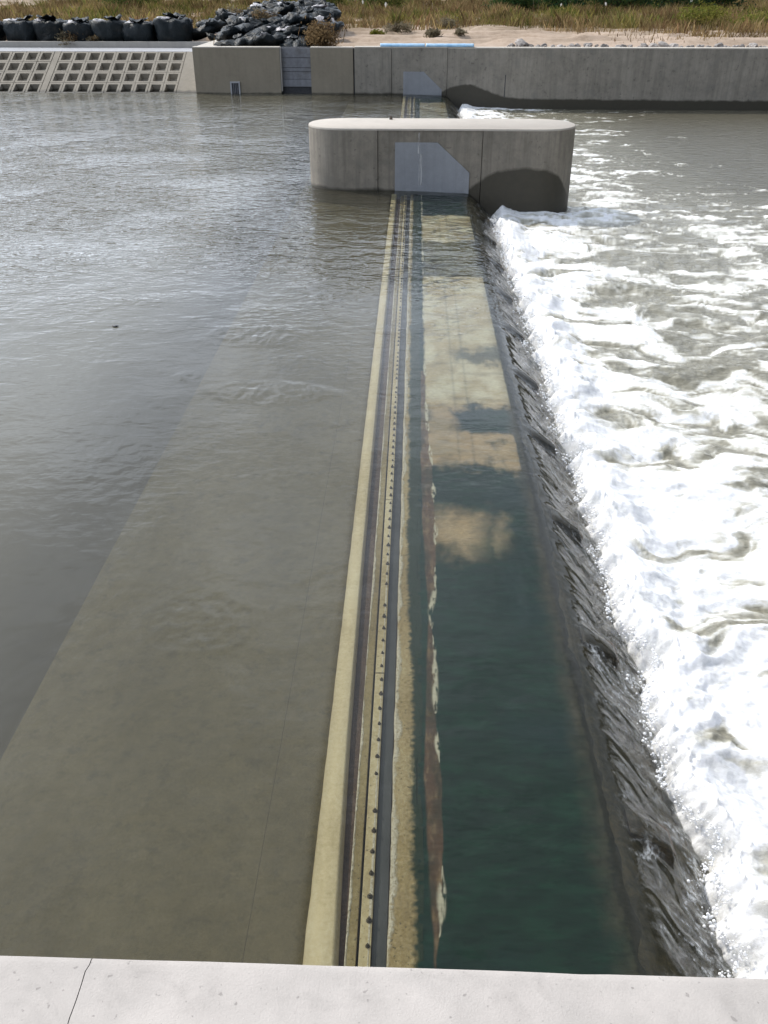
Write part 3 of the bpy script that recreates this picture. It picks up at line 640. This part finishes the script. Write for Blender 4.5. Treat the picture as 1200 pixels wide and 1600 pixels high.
# slope frame: u along x, v up the slope
def slope_pt(u_, v_, w_=0.): return (u_, 48.24+v_*math.cos(SA)-w_*math.sin(SA), v_*math.sin(SA)+w_*math.cos(SA))
BW, BH = .724, .915
bm = bmesh.new()
def rect(hw, hh_, w_): return [bm.verts.new((sx*hw, sy*hh_, w_)) for sx, sy in ((-1, -1), (1, -1), (1, 1), (-1, 1))]
r0 = rect(BW/2-.006, BH/2-.006, -.1); r1 = rect(BW/2-.006, BH/2-.006, -.006); r1b = rect(BW/2-.014, BH/2-.014, 0)
r2 = rect(.245, .325, 0); r3 = rect(.20, .27, -.27)
for a_, b_ in ((r0, r1), (r1, r1b), (r1b, r2), (r2, r3)):
    for i in range(4): bm.faces.new((a_[i], a_[(i+1) % 4], b_[(i+1) % 4], b_[i]))
bm.faces.new(r3); bmesh.ops.recalc_face_normals(bm, faces=bm.faces)
blk_me = bpy.data.meshes.new('block'); bm.to_mesh(blk_me); bm.free(); blk_me.materials.append(m_revet)
colx = [-12.25-.727*i for i in range(9)]; colx += [-19.14-.735*i for i in range(9)]
for cx_ in colx:
    for rr in range(5):
        v_ = -.66+rr*BH
        o = bpy.data.objects.new('block', blk_me); C.objects.link(o); o.parent = rev; o.matrix_parent_inverse = Matrix.Translation(-rev.location)
        o.location = slope_pt(cx_, v_, random.uniform(-.006, .006)); o.rotation_euler = (SA, 0, random.uniform(-.004, .004))
def slope_strip(name, x0, x1, v0, v1, w0, w1, mat):
    P_ = [slope_pt(xx, vv, ww) for ww in (w0, w1) for (xx, vv) in ((x0, v0), (x1, v0), (x1, v1), (x0, v1))]
    return adopt(mesh_obj(name, P_, [(0, 3, 2, 1), (4, 5, 6, 7), (0, 1, 5, 4), (1, 2, 6, 5), (2, 3, 7, 6), (3, 0, 4, 7)], mat), rev)
VT = -.66+4.5*BH
m_back = m_revet
slope_strip('plain_strip', -18.75, -18.45, -1.1, VT, -.25, .004, m_revet)
slope_strip('plain_strip', -11.87, -10.6, -1.1, VT, -.25, .004, m_revet)
slope_strip('plain_slope', -60, -25.42, -1.1, VT, -.25, .0, m_revet)
slope_strip('toe_beam', -60, -10.6, -2.6, -1.12, -.3, .01, m_revet)
yt, zt_ = slope_pt(0, VT)[1:]
adopt(box('berm', -60, -10.705, yt+.01, 53.9, zt_-.3, zt_+.01, m_berm, bevel=.01), rev)
par = tag(box('parapet', -60, -10.705, 53.92, 54.33, zt_-.4, zt_+.30, m_parapet, bevel=.015), 'low concrete parapet along the top of the block slope', 'parapet')

# ------------------------------------------------------------------ near pier under the viewer
near = tag(empty('near_pier', (0, 0, -.6)), 'pale concrete slab edge in the foreground with a crack across it', 'pier')
ZN = 2.0
def crack_x(y): return -1.109+.004*float(pn(y*9., .3))+.10*max(0, (y-1.78))*.9
ycs = list(np.linspace(1.85, -3, 90))
def nslab(name, side, top, mat):
    bm = bmesh.new()
    g = .0016
    rows = []
    for yc in ycs:
        yy = yc
        rows.append((crack_x(yc)+side*g, yy))
    outer = 6. if side > 0 else -6.
    nx_ = 70
    V = []; 
    for (xc, yy) in rows:
        for i in range(nx_+1):
            f = (i/nx_)**1.8; xx = xc+(outer-xc)*f; V.append((xx, yy))
    V = np.array(V).reshape(len(rows), nx_+1, 2)
    X_, Y_ = V[..., 0], V[..., 1].copy()
    chip = np.abs(fbm(X_[0]*7, X_[0]*0+1, 4))*.012*sst(.1, .3, fbm(X_[0]*2.5, X_[0]*0+5, 3))
    Z_ = ZN+.004*fbm(X_*2, Y_*2, 3)
    # worn arris: the first rows roll over the edge and run down the face
    Yf = np.stack([Y_[0]-.012-chip*1.5, Y_[0]-.004-chip, Y_[0]-chip*.4, Y_[0]])
    Zf = np.stack([Z_[0]-.001, Z_[0]-.005-chip*.4, Z_[0]-.016-chip, Z_[0]*0-1.5])
    Y_[0] = Y_[0]-.03-chip*2
    XX = np.concatenate([np.repeat(X_[:1], 4, 0)[::-1], X_]); YY = np.concatenate([Yf[::-1], Y_]); ZZ = np.concatenate([Zf[::-1], Z_])
    o = grid_obj(name, XX, YY, ZZ, mat)
    o.data.set_sharp_from_angle(angle=.9)
    return adopt(o, near)
nslab('slab', 1, ZN, m_slab); nslab('slab', -1, ZN, m_slab)
adopt(box('core', -5.9, 5.9, -2.9, 1.76, -1.5, ZN-.04, m_rubber, bevel=0), near)

# ------------------------------------------------------------------ bulk bags
n = NT('black_plastic'); f_ = n.noise(6, 4, .65, n.scale((1, 1, .6))); oi = n.n('ShaderNodeObjectInfo').outputs['Random']
col = n.mix(n.ramp(n.noise(2.2, 4), [(.5, 0.), (.75, .8)]), n.ramp(oi, [(0., (.005, .009, .011)), (1., (.012, .018, .022))]), (.03, .03, .028))
m_bag = n.done(n.bsdf(col, n.ramp(f_, [(.3, .36), (.7, .58)]), n.bump(n.math('ADD', f_, n.math('MULTIPLY', n.math('ABSOLUTE', n.math('SUBTRACT', n.noise(3.2, 3, .6, None, 1.2), .5)), -2.)), .55, .07), .24))
n = NT('liner_highlight'); m_liner_highlight = n.done(n.bsdf(n.ramp(n.noise(9, 3), [(.35, (.16, .16, .17)), (.65, (.62, .58, .58))]), .4, n.bump(n.noise(14, 3), .6, .03), .5))  # loose liner, its pale colour also stands in for highlights on the bags
def lathe_bag(seed, prof, sq=3.2, wr=.05, sx=1., sy=1., na=40, sub=2):
    """profile of (radius, height); rounded-square plan, creased by folded noise"""
    pr0 = np.array(prof, float); ti = np.linspace(0, len(pr0)-1, (len(pr0)-1)*sub+1)
    prof = np.stack([np.interp(ti, np.arange(len(pr0)), pr0[:, 0]), np.interp(ti, np.arange(len(pr0)), pr0[:, 1])], -1)
    th = np.linspace(0, 2*np.pi, na, endpoint=False); V = []
    c, s_ = np.cos(th), np.sin(th); k_ = (np.abs(c)**sq+np.abs(s_)**sq)**(-1/sq)
    for i, (rr, zz) in enumerate(prof):
        w1_ = fbm(c*2.2+seed*7.1, s_*2.2+zz*1.6+seed, 4); w2_ = billow(c*1.9+seed*3.3+zz*1.1, s_*1.9-zz*1.4+seed, 3)-.25
        q = rr*k_*(1+wr*w1_+wr*.8*w2_)
        V.append(np.stack([q*c*sx, q*s_*sy, np.full(na, zz)+wr*rr*(.9*fbm(c*1.7+seed*3, s_*1.7+i*.2, 3)+.9*w2_)], -1))
    V = np.concatenate(V); nr = len(prof); F = []
    for i in range(nr-1):
        for j_ in range(na): F.append((i*na+j_, i*na+(j_+1) % na, (i+1)*na+(j_+1) % na, (i+1)*na+j_))
    F.append(tuple((nr-1)*na+j_ for j_ in range(na)))
    return V, F
def strap(p0, p1, hgt, w=.03):
    a_, b_ = Vector(p0), Vector(p1); V = []; F = []; nn = 9
    d = (b_-a_).normalized(); sd_ = d.cross(Vector((0, 0, 1))).normalized()*w
    for i in range(nn):
        t_ = i/(nn-1); c = a_.lerp(b_, t_)+Vector((0, 0, hgt*math.sin(math.pi*t_)))
        for s_ in (-1, 1):
            for e_ in (-.006, .006): V.append(c+sd_*s_+Vector((0, 0, e_)))
    for i in range(nn-1):
        o_ = i*4; F += [(o_, o_+4, o_+6, o_+2), (o_+1, o_+3, o_+7, o_+5), (o_, o_+1, o_+5, o_+4), (o_+2, o_+6, o_+7, o_+3)]
    return V, F
bagx = [(-23.9, 'cut by the left edge'), (-21.85, 'second from the left edge'), (-20.2, 'third from the left edge'), (-18.55, 'fourth from the left edge'), (-16.9, 'fifth from the left edge'), (-15.2, 'sixth from the left edge'), (-13.35, 'last before the slumped heap')]
for i, (bx_, where) in enumerate(bagx):
    wd = .94 if i else .9; ht = 1.0+.14*random.random()
    if i == 6: wd = 1.02; ht = 1.25
    b0 = tag(empty('bulk_bag', (bx_, 55.35+random.uniform(-.1, .15), 1.68)), 'upright black bulk bag behind the parapet, '+where, 'bulk bag', 'upright bulk bags in a row')
    b0.rotation_euler = (random.uniform(-.04, .04), random.uniform(-.05, .05), random.uniform(-.25, .25))
    V, F = lathe_bag(i+1, [(.70*wd, 0), (.86*wd, .06), (.93*wd, .3*ht), (.97*wd, .6*ht), (.96*wd, .82*ht), (.90*wd, .93*ht), (.70*wd, .98*ht), (.36*wd, .97*ht), (.12, 1.0*ht)], 3.4, .17)
    mesh_obj('body', V, F, m_bag, b0, True)
    V, F = lathe_bag(i+21, [(.30, .93*ht), (.16, 1.0*ht), (.14, 1.04*ht), (.30, 1.06*ht), (.42, 1.10*ht), (.30, 1.12*ht), (.05, 1.08*ht)], 2.2, .55, sx=1.25, na=18)
    nk = mesh_obj('gathered_neck', V, F, m_bag, b0, True); nk.location = (random.uniform(-.3, .3), random.uniform(-.25, .1), 0); nk.rotation_euler = (random.uniform(-.08, .08), random.uniform(-.12, .12), random.random()*6)
    for s_ in (-1, 1):
        for t_ in (-1, 1):
            p0 = (s_*.62*wd, t_*.30*wd, ht*.93); p1 = (s_*.30*wd, t_*.62*wd, ht*.93)
            V, F = strap(p0, p1, random.uniform(.08, .2), .04); mesh_obj('lifting_strap', V, F, m_bag, b0)
    V, F = lathe_bag(i+51, [(.02, .0), (.20, .02), (.24, .06), (.16, .11), (.05, .13)], 2.2, .35, sx=1.5, na=14)
    ln = mesh_obj('liner_highlight_flap', V, F, m_liner_highlight, b0, True); ln.location = (random.uniform(-.55, -.25)*wd, -.45*wd, ht*.95); ln.rotation_euler = (.3, 0, random.random())
# the slumped heap
slump = []
for v_ in range(6):
    pf = [(.35, -.05), (.80, .02), (1.0, .16), (.98, .30), (.80, .42+.05*(v_ % 3)), (.5, .46+.03*v_), (.18, .46+.04*v_)]
    V, F = lathe_bag(80+v_*3, pf, 2.4+.3*(v_ % 3), .30, na=44)
    me = bpy.data.meshes.new('body'); me.from_pydata([tuple(q) for q in V], [], F); me.materials.append(m_bag); me.polygons.foreach_set('use_smooth', [True]*len(me.polygons)); slump.append(me)
V, F = lathe_bag(140, [(.02, 0), (.26, .02), (.30, .07), (.18, .13), (.04, .15)], 2.2, .4, sx=1.8, na=14)
me_l = bpy.data.meshes.new('liner_highlight_flap'); me_l.from_pydata([tuple(q) for q in V], [], F); me_l.materials.append(m_liner_highlight); me_l.polygons.foreach_set('use_smooth', [True]*len(me_l.polygons))
V, F = lathe_bag(160, [(.16, -.05), (.10, .06), (.17, .14), (.26, .22), (.2, .25), (.04, .17)], 2.2, .35, na=14)
me_n = bpy.data.meshes.new('gathered_neck'); me_n.from_pydata([tuple(q) for q in V], [], F); me_n.materials.append(m_bag); me_n.polygons.foreach_set('use_smooth', [True]*len(me_n.polygons))
special = {0: 'slumped black bag at the left foot of the heap, beside the upright bags', 3: 'slumped black bag at the foot of the heap, next to the dry bush', 1: 'slumped black bag lying on the far wall, second in the front row of the heap', 2: 'slumped black bag lying on the far wall, third in the front row of the heap'}
tiers = [None]*4
heap = [(-10.6, 55.0, 1.75, .85), (-8.85, 49.2, 1.95, .85), (-7.3, 49.1, 1.95, .9), (-5.95, 49.2, 1.95, .85)]
for row, (yy, zz, xs_) in enumerate(((50.6, 2.2, (-9.0, -7.9, -6.6, -5.4)), (52.4, 2.5, (-9.1, -8.2, -7.1, -6., -5.0)), (54.6, 2.7, (-9.3, -8.1, -6.8, -5.6)), (55.6, 2.5, (-11.7, -10.8)), (56.6, 2.9, (-11.6, -10.2, -8.9, -7.6, -6.5, -5.4)), (59., 3.02, (-10.4, -9., -7.7, -6.6, -5.7)), (61.5, 3.1, (-9.2, -7.9, -6.9)))):
    for q_, x_ in enumerate(xs_):
        tiers.append((row, q_))
        fall = sst(-12.5, -8.5, x_)
        heap.append((x_+random.uniform(-.2, .2), yy+random.uniform(-.3, .3), 1.75+(zz-1.75)*(.35+.65*float(fall))+random.uniform(-.08, .06), random.uniform(.8, 1.08)))
for i, (x_, y_, z_, sc_) in enumerate(heap):
    o = empty('slumped_bag', (x_, y_, z_-.05))
    tag(o, special.get(i) or 'collapsed black bag, %s from left in the %s of heap' % (('first', 'second', 'third', 'fourth', 'fifth', 'sixth')[tiers[i][1]], ('row above the front bags', 'second row up', 'third row up', 'low flank', 'fourth row up', 'row below the summit', 'summit row')[tiers[i][0]]), 'bulk bag', 'collapsed bags in the heap' if i not in special else 'front bags of the heap')
    o.rotation_euler = (random.uniform(-.28, .28), random.uniform(-.3, .3), random.uniform(0, 6.28)); o.scale = (sc_*1.1, sc_*.85, sc_*random.uniform(.65, 1.0))
    b_ = bpy.data.objects.new('body', slump[i % 6]); C.objects.link(b_); b_.parent = o
    k_ = bpy.data.objects.new('gathered_neck', me_n); C.objects.link(k_); k_.parent = o; k_.location = (random.uniform(-.4, .4), random.uniform(-.3, .3), .5); k_.rotation_euler = (random.uniform(-.7, .7), random.uniform(-.7, .7), 0)
    if i % 3 != 1:
        l_ = bpy.data.objects.new('liner_highlight_flap', me_l); C.objects.link(l_); l_.parent = o; l_.location = (random.uniform(-.5, .5), random.uniform(-.6, .2), .47); l_.rotation_euler = (random.uniform(-.3, .3), random.uniform(-.3, .3), random.random()*6)
for i in range(4): # earth core that carries the heap
    pass
cxx, cyy = np.meshgrid(np.linspace(-12.8, -4.9, 60), np.linspace(49.6, 64, 60))
core = sst(-13, -9, cxx)*sst(-4.7, -5.6, cxx)*np.interp(cyy, [49.6, 51, 53, 55, 58, 62, 64], [0, .35, .75, .95, 1.15, 1.1, 0])
struct(grid_obj('heap_mound', cxx, cyy, np.where((cxx < -9.7) & (cyy < 54.6), -1.2, 1.72+core+.06*fbm(cxx, cyy, 3)), bpy.data.materials['sand_bank']))

# ------------------------------------------------------------------ vegetation
n = NT('blades'); cc = n.attr('Col', True)
p1 = n.n('ShaderNodeBsdfDiffuse'); n.put(p1.inputs[0], cc); p2 = n.n('ShaderNodeBsdfTranslucent'); n.put(p2.inputs[0], cc)
ms = n.n('ShaderNodeMixShader'); ms.inputs[0].default_value = .35; n.put(ms.inputs[1], p1.outputs[0]); n.put(ms.inputs[2], p2.outputs[0])
m_blade = n.done(ms.outputs[0])
def blades(bx, by, bz, h, wd, lean, col):
    """thin bent blades, two triangles each"""
    N = len(bx); a = rng.uniform(0, 2*np.pi, N); la = rng.uniform(0, 2*np.pi, N)
    dx, dy = np.cos(a)*wd, np.sin(a)*wd; lx, ly = np.cos(la)*lean*h, np.sin(la)*lean*h
    P = np.stack([np.stack([bx-dx, by-dy, bz], -1), np.stack([bx+dx, by+dy, bz], -1), np.stack([bx+lx*.4+dx*.7, by+ly*.4+dy*.7, bz+h*.6], -1), np.stack([bx+lx, by+ly, bz+h], -1)], 1)
    Fq = np.arange(N)[:, None]*4+np.array([[0, 1, 2, 3]])
    return P.reshape(-1, 3), Fq, np.repeat(col, 4, 0)
def sandy(x, y):                                      # where the bank stays bare
    s = sst(-5.5, -3.5, x)*(1-sst(9.5, 16, x))*(1-sst(58+6*fbm(x*.12, x*0+2, 2), 68+6*fbm(x*.12, x*0+2, 2), y))
    s = np.maximum(s, (1-sst(49.5, 52.5, y))*(x > -4)); s = np.maximum(s, (x > -12.8)*(x < -4.7)*(y < 63)*.93)
    s = np.maximum(s, (x > 16)*(1-sst(52.5, 56, y)))
    return s
NB = 210000
bx = rng.uniform(-38, 42, NB); by = 48.5+(rng.random(NB)**.8)*62
cl = fbm(bx*.35, by*.35, 4); cl2 = fbm(bx*.11+7, by*.16, 3)
keep = (rng.random(NB) > sandy(bx, by)*1.02) & (cl > -.28+.25*rng.random(NB)) & ~((bx < -10.4) & (by < 56.3))
bx, by, cl, cl2 = bx[keep], by[keep], cl[keep], cl2[keep]
hh_ = (.18+.75*sst(-.2, .5, cl))*rng.uniform(.5, 1.25, len(bx)); hh_ *= np.where(bx > 3, 1-.45*sst(60, 50, by), 1)
dry = np.array([[.31, .225, .11]]); gold = np.array([[.30, .26, .07]]); grn = np.array([[.13, .165, .04]]); red = np.array([[.22, .135, .07]])
tg = sst(-.08, .32, cl2+.25*rng.normal(0, 1, len(bx))*.5)[:, None]*sst(54, 70, by)[:, None]; tr_ = (rng.random(len(bx)) < .25)[:, None]
colr = (dry*(1-tg)+np.where(rng.random((len(bx), 1)) < .5, gold, grn)*tg); colr = np.where(tr_ & (tg < .4), red, colr)*rng.uniform(.6, 1.25, (len(bx), 1))*(.85+.9*np.clip(fbm(bx*.22+9, by*.3, 3), -.5, .5))[:, None]
P, Fq, cc_ = blades(bx, by, bank_z(bx, by)-.02, hh_, rng.uniform(.012, .03, len(bx)), rng.uniform(.1, .6, len(bx)), colr)
struct(raw_obj('dry_grass', P, Fq, m_blade, cols={'Col': cc_}, smooth=False), 'stuff', 'dry tan and yellow grass covering the far bank')

def bush(name, x, y, rw, rh, nleaf, cols_, label, cat, group=None, leaf=.05, twigs=40, zb=None, up=.0):
    """twiggy bush: stems fanning from one root and leaves through its volume"""
    z0 = float(bank_z(np.array(x), np.array(y))) if zb is None else zb
    root = tag(empty(name, (x, y, z0)), label, cat, group)
    # stems
    V = []; F = []
    for i in range(twigs):
        a = rng.uniform(0, 6.28); e = rng.uniform(.15, 1.); rr = rw*.9*e; top = np.array([rr*math.cos(a), rr*math.sin(a), rh*(1.02-.55*e*e)*rng.uniform(.6, 1)])
        pts_ = [np.array([.06*math.cos(a), .06*math.sin(a), -.05]), top*np.array([.45, .45, .62]), top]
        w_ = (.014+.01*rw, .009+.006*rw, .003)
        for p_, ww in zip(pts_, w_):
            for q in range(3): V.append(p_+ww*np.array([math.cos(q*2.09), math.sin(q*2.09), 0]))
        o_ = len(V)-9
        for s_ in (0, 3):
            for q in range(3): F.append((o_+s_+q, o_+s_+(q+1) % 3, o_+s_+3+(q+1) % 3, o_+s_+3+q))
    st = raw_obj('stems', np.array(V), np.array(F), m_stem, parent=root)
    # leaves gathered in clumps
    nc = max(6, nleaf//60); ca = rng.uniform(0, 6.28, nc); ce = np.sqrt(rng.random(nc)); chh = rng.random(nc)
    cen = np.stack([rw*.85*ce*np.cos(ca), rw*.85*ce*np.sin(ca), rh*(.12+.80*chh*(1-.45*ce**2))], -1)
    idx = rng.integers(0, nc, nleaf); sp = np.array([rw*.24, rw*.24, rh*.16])
    p_ = cen[idx]+rng.normal(0, 1, (nleaf, 3))*sp; p_[:, 2] = np.maximum(p_[:, 2], .01)
    d1 = rng.normal(0, 1, (nleaf, 3)); d1[:, 2] += up; d1 /= np.linalg.norm(d1, axis=1)[:, None]; d2 = np.cross(d1, rng.normal(0, 1, (nleaf, 3))); d2 /= np.linalg.norm(d2, axis=1)[:, None]
    ls = leaf*rng.uniform(.6, 1.4, (nleaf, 1)); A_ = d1*ls*1.6; B_ = d2*ls*.5
    Q = np.stack([p_-A_, p_+B_, p_+A_, p_-B_], 1).reshape(-1, 3)
    ccx = np.array(cols_)[rng.integers(0, len(cols_), nc)][idx]*rng.uniform(.65, 1.3, (nleaf, 1))
    raw_obj('foliage', Q, np.arange(nleaf*4).reshape(-1, 4), m_blade, cols={'Col': np.repeat(ccx, 4, 0)}, parent=root, smooth=False)
    return root
n = NT('twig'); m_stem = n.done(n.bsdf((.13, .095, .06), .9))
DRY = [(.20, .135, .07), (.27, .19, .10), (.14, .095, .055)]; GREEN = [(.035, .075, .03), (.05, .095, .035), (.03, .06, .035), (.07, .10, .03)]; YEL = [(.19, .19, .04), (.24, .21, .06), (.13, .15, .035)]; GREY = [(.17, .145, .095), (.22, .19, .13)]
bush('dry_bush', -4.55, 48.75, .78, 1.15, 2600, DRY, 'dense dry brown bush at the right end of the black bag heap', 'bush', leaf=.05, twigs=120, zb=1.9)
for (x_, y_, w_, h_, lb) in ((-1.15, 58.8, .85, .55, 'low grey brown bush on the sand, leftmost above the blue mats'), (1.75, 63.5, 1.0, .6, 'wide low grey bush on the sand above the right blue mat'), (.9, 54.4, .42, .35, 'small dry tuft on the sand just above the blue mats'), (2.4, 55, .36, .3, 'small dry tuft on the sand above the right end of the blue mats'), (-2.2, 57.3, .4, .3, 'small yellow green tuft on the sand left of the grey bush')):
    bush('low_bush', x_, y_, w_, h_, 900, GREY if 'yellow' not in lb else YEL, lb, 'bush', 'low bushes on the sand', leaf=.045, twigs=60)
for i, (x_, y_, w_, h_, lb) in enumerate(((8.6, 92, 2.2, 2.3, 'dark green bush on the far bank, leftmost of the green row'), (13.2, 94, 2.6, 2.6, 'dark green bush on the far bank, second of the green row'), (18., 93, 2.5, 2.9, 'dark green bush on the far bank, third of the green row'), (22.6, 92, 2.6, 3.0, 'dark green bush on the far bank, fourth of the green row'), (27., 94, 2.4, 2.6, 'dark green bush on the far bank, rightmost of the green row'))):
    bush('green_bush', x_, y_, w_, h_, 3600, GREEN, lb, 'bush', 'row of green bushes on the far bank', leaf=.10, twigs=50)
for i, (x_, y_, w_, h_, lb) in enumerate(((18.2, 65, 1.7, 1.1, 'yellow green bush on the right bank, left one of the pair'), (21.6, 63.5, 1.6, 1.1, 'yellow green bush on the right bank, right one of the pair'))):
    bush('yellow_bush', x_, y_, w_, h_, 2600, YEL, lb, 'bush', 'yellow green bushes on the right bank', leaf=.06, twigs=70)
for i, (x_, y_, w_, h_, lb) in enumerate(((-8.5, 96, 2.2, 1.9, 'green bush at the top edge, left of the bag heap summit'), (-3.2, 94, 2., 1.7, 'green bush at the top edge, right of the bag heap summit'), (-27, 95, 2.4, 1.6, 'olive bush at the top edge above the upright bags'))):
    bush('olive_bush', x_, y_, w_, h_, 2400, [(.07, .10, .03), (.12, .13, .035), (.16, .14, .05)], lb, 'bush', leaf=.09, twigs=50)
for i, (x_, y_, w_, h_, lb) in enumerate(((-19.2, 54.65, .8, .62, 'dry weeds in front of the upright bags, left clump'), (-17.6, 54.62, .5, .42, 'dry weeds in front of the upright bags, right clump'), (-10.3, 57., .9, .9, 'brown dry weeds growing out of the left of the bag heap'), (-8.0, 52.9, .8, .9, 'brown dry weeds growing out of the middle of the bag heap'))):
    bush('dry_weeds', x_, y_, w_, h_, 700, DRY+GREY, lb, 'weeds', 'dry weeds among the bags', leaf=.05, twigs=60, zb=[1.7, 1.7, 2.5, 2.6][i])
n = NT('plume'); m_plume = n.done(n.bsdf((.72, .70, .64), .8))
bm = bmesh.new(); bmesh.ops.create_icosphere(bm, subdivisions=2, radius=1)
for v in bm.verts: v.co = Vector((v.co.x*.07, v.co.y*.05, v.co.z*.15))*(1+.9*float(pn(v.co.x*5+v.co.z*3, v.co.y*5)))
pl_me = bpy.data.meshes.new('plume'); bm.to_mesh(pl_me); bm.free(); pl_me.materials.append(m_plume)
bm = bmesh.new(); bmesh.ops.create_cone(bm, segments=5, radius1=.015, radius2=.008, depth=1, matrix=Matrix.Translation((0, 0, .5)))
sk_me = bpy.data.meshes.new('stalk'); bm.to_mesh(sk_me); bm.free(); sk_me.materials.append(m_stem)
plumes = [(9.6, 84.5), (10.0, 84.3), (11.6, 82.5), (13.9, 82.6), (14.9, 81), (29.5, 91), (30.2, 90.6), (24.0, 90.2), (16.5, 90.3), (-2.4, 80), (-4.0, 76), (.6, 86), (6.5, 88), (26.3, 76), (-1.0, 83)]
for x_, y_ in plumes:
    o = tag(empty('plume_grass', (x_, y_, float(bank_z(np.array(x_), np.array(y_))))), 'tall grass stalk with a white plume on the far bank', 'plume grass', 'white plume grasses on the far bank')
    hgt = random.uniform(.8, 1.5)
    s_ = bpy.data.objects.new('stalk', sk_me); C.objects.link(s_); s_.parent = o; s_.scale = (1, 1, hgt)
    p_ = bpy.data.objects.new('plume', pl_me); C.objects.link(p_); p_.parent = o; p_.location = (0, 0, hgt+.12); p_.scale = [random.uniform(.7, 1.2)]*3; p_.rotation_euler = (random.uniform(-.3, .3), random.uniform(-.3, .3), 0)

# ------------------------------------------------------------------ stones along the wall top, flotsam
n = NT('stone'); f_ = n.noise(9, 4, .65); oi = n.n('ShaderNodeObjectInfo').outputs['Random']
m_stone = n.done(n.bsdf(n.mix(.45, n.ramp(f_, [(.3, (.16, .14, .125)), (.7, (.42, .39, .36))]), n.ramp(oi, [(0., (.10, .09, .085)), (1., (.50, .46, .43))])), .85, n.bump(f_, .6, .04), .3))
rocks = []
for k in range(6):
    bm = bmesh.new(); bmesh.ops.create_icosphere(bm, subdivisions=2, radius=1)
    for v in bm.verts:
        q = v.co.copy(); f = .8+.45*float(pn(q.x*1.3+k*5, q.y*1.3+q.z))+.2*float(pn(q.y*2.5+k, q.z*2.5)); v.co = Vector((q.x*1.25*f, q.y*f, max(q.z*.75*f, -.35)))
    me = bpy.data.meshes.new('rock'); bm.to_mesh(me); bm.free(); me.materials.append(m_stone); rocks.append(me)
for i in range(46):
    x_ = 4.6+i*.275+random.uniform(-.15, .15); big_ = random.random()
    s_ = .10+.15*big_**2.2
    if i in (1, 2, 3, 12, 26): s_ *= 1.5
    y_ = 48.05+random.uniform(0, .7)
    o = bpy.data.objects.new('rock', rocks[i % 6]); C.objects.link(o); o.scale = (s_, s_, s_)
    o.location = (x_, y_, float(bank_z(np.array(x_), np.array(y_)))+s_*.2+.02); o.rotation_euler = (random.uniform(-.3, .3), random.uniform(-.3, .3), random.uniform(0, 6.28))
    big5 = {1: 'large grey stone, leftmost big one on the far wall top right of the blue mats', 2: 'large grey stone, second big one on the far wall top right of the blue mats', 3: 'large grey stone, third big one on the far wall top right of the blue mats', 12: 'large grey stone standing alone on the middle of the far wall top', 26: 'large grey stone on the far wall top below the yellow green bushes'}
    tag(o, big5.get(i, 'small grey stone lying on the sand along the top of the far wall'), 'stone', 'stones along the far wall')
bm = bmesh.new(); bmesh.ops.create_icosphere(bm, subdivisions=2, radius=1)
for v in bm.verts: v.co = Vector((v.co.x*.075*(1+.3*math.sin(5*v.co.y)), v.co.y*.045, v.co.z*.02+.012*v.co.x*v.co.x))
fl = bm_obj('driftwood', bm, m_rubber, smooth=True); fl.location = (-4.91, 14.02, .006); fl.scale = (.65, .65, .6)
tag(fl, 'small dark scrap of driftwood floating on the calm water', 'driftwood')
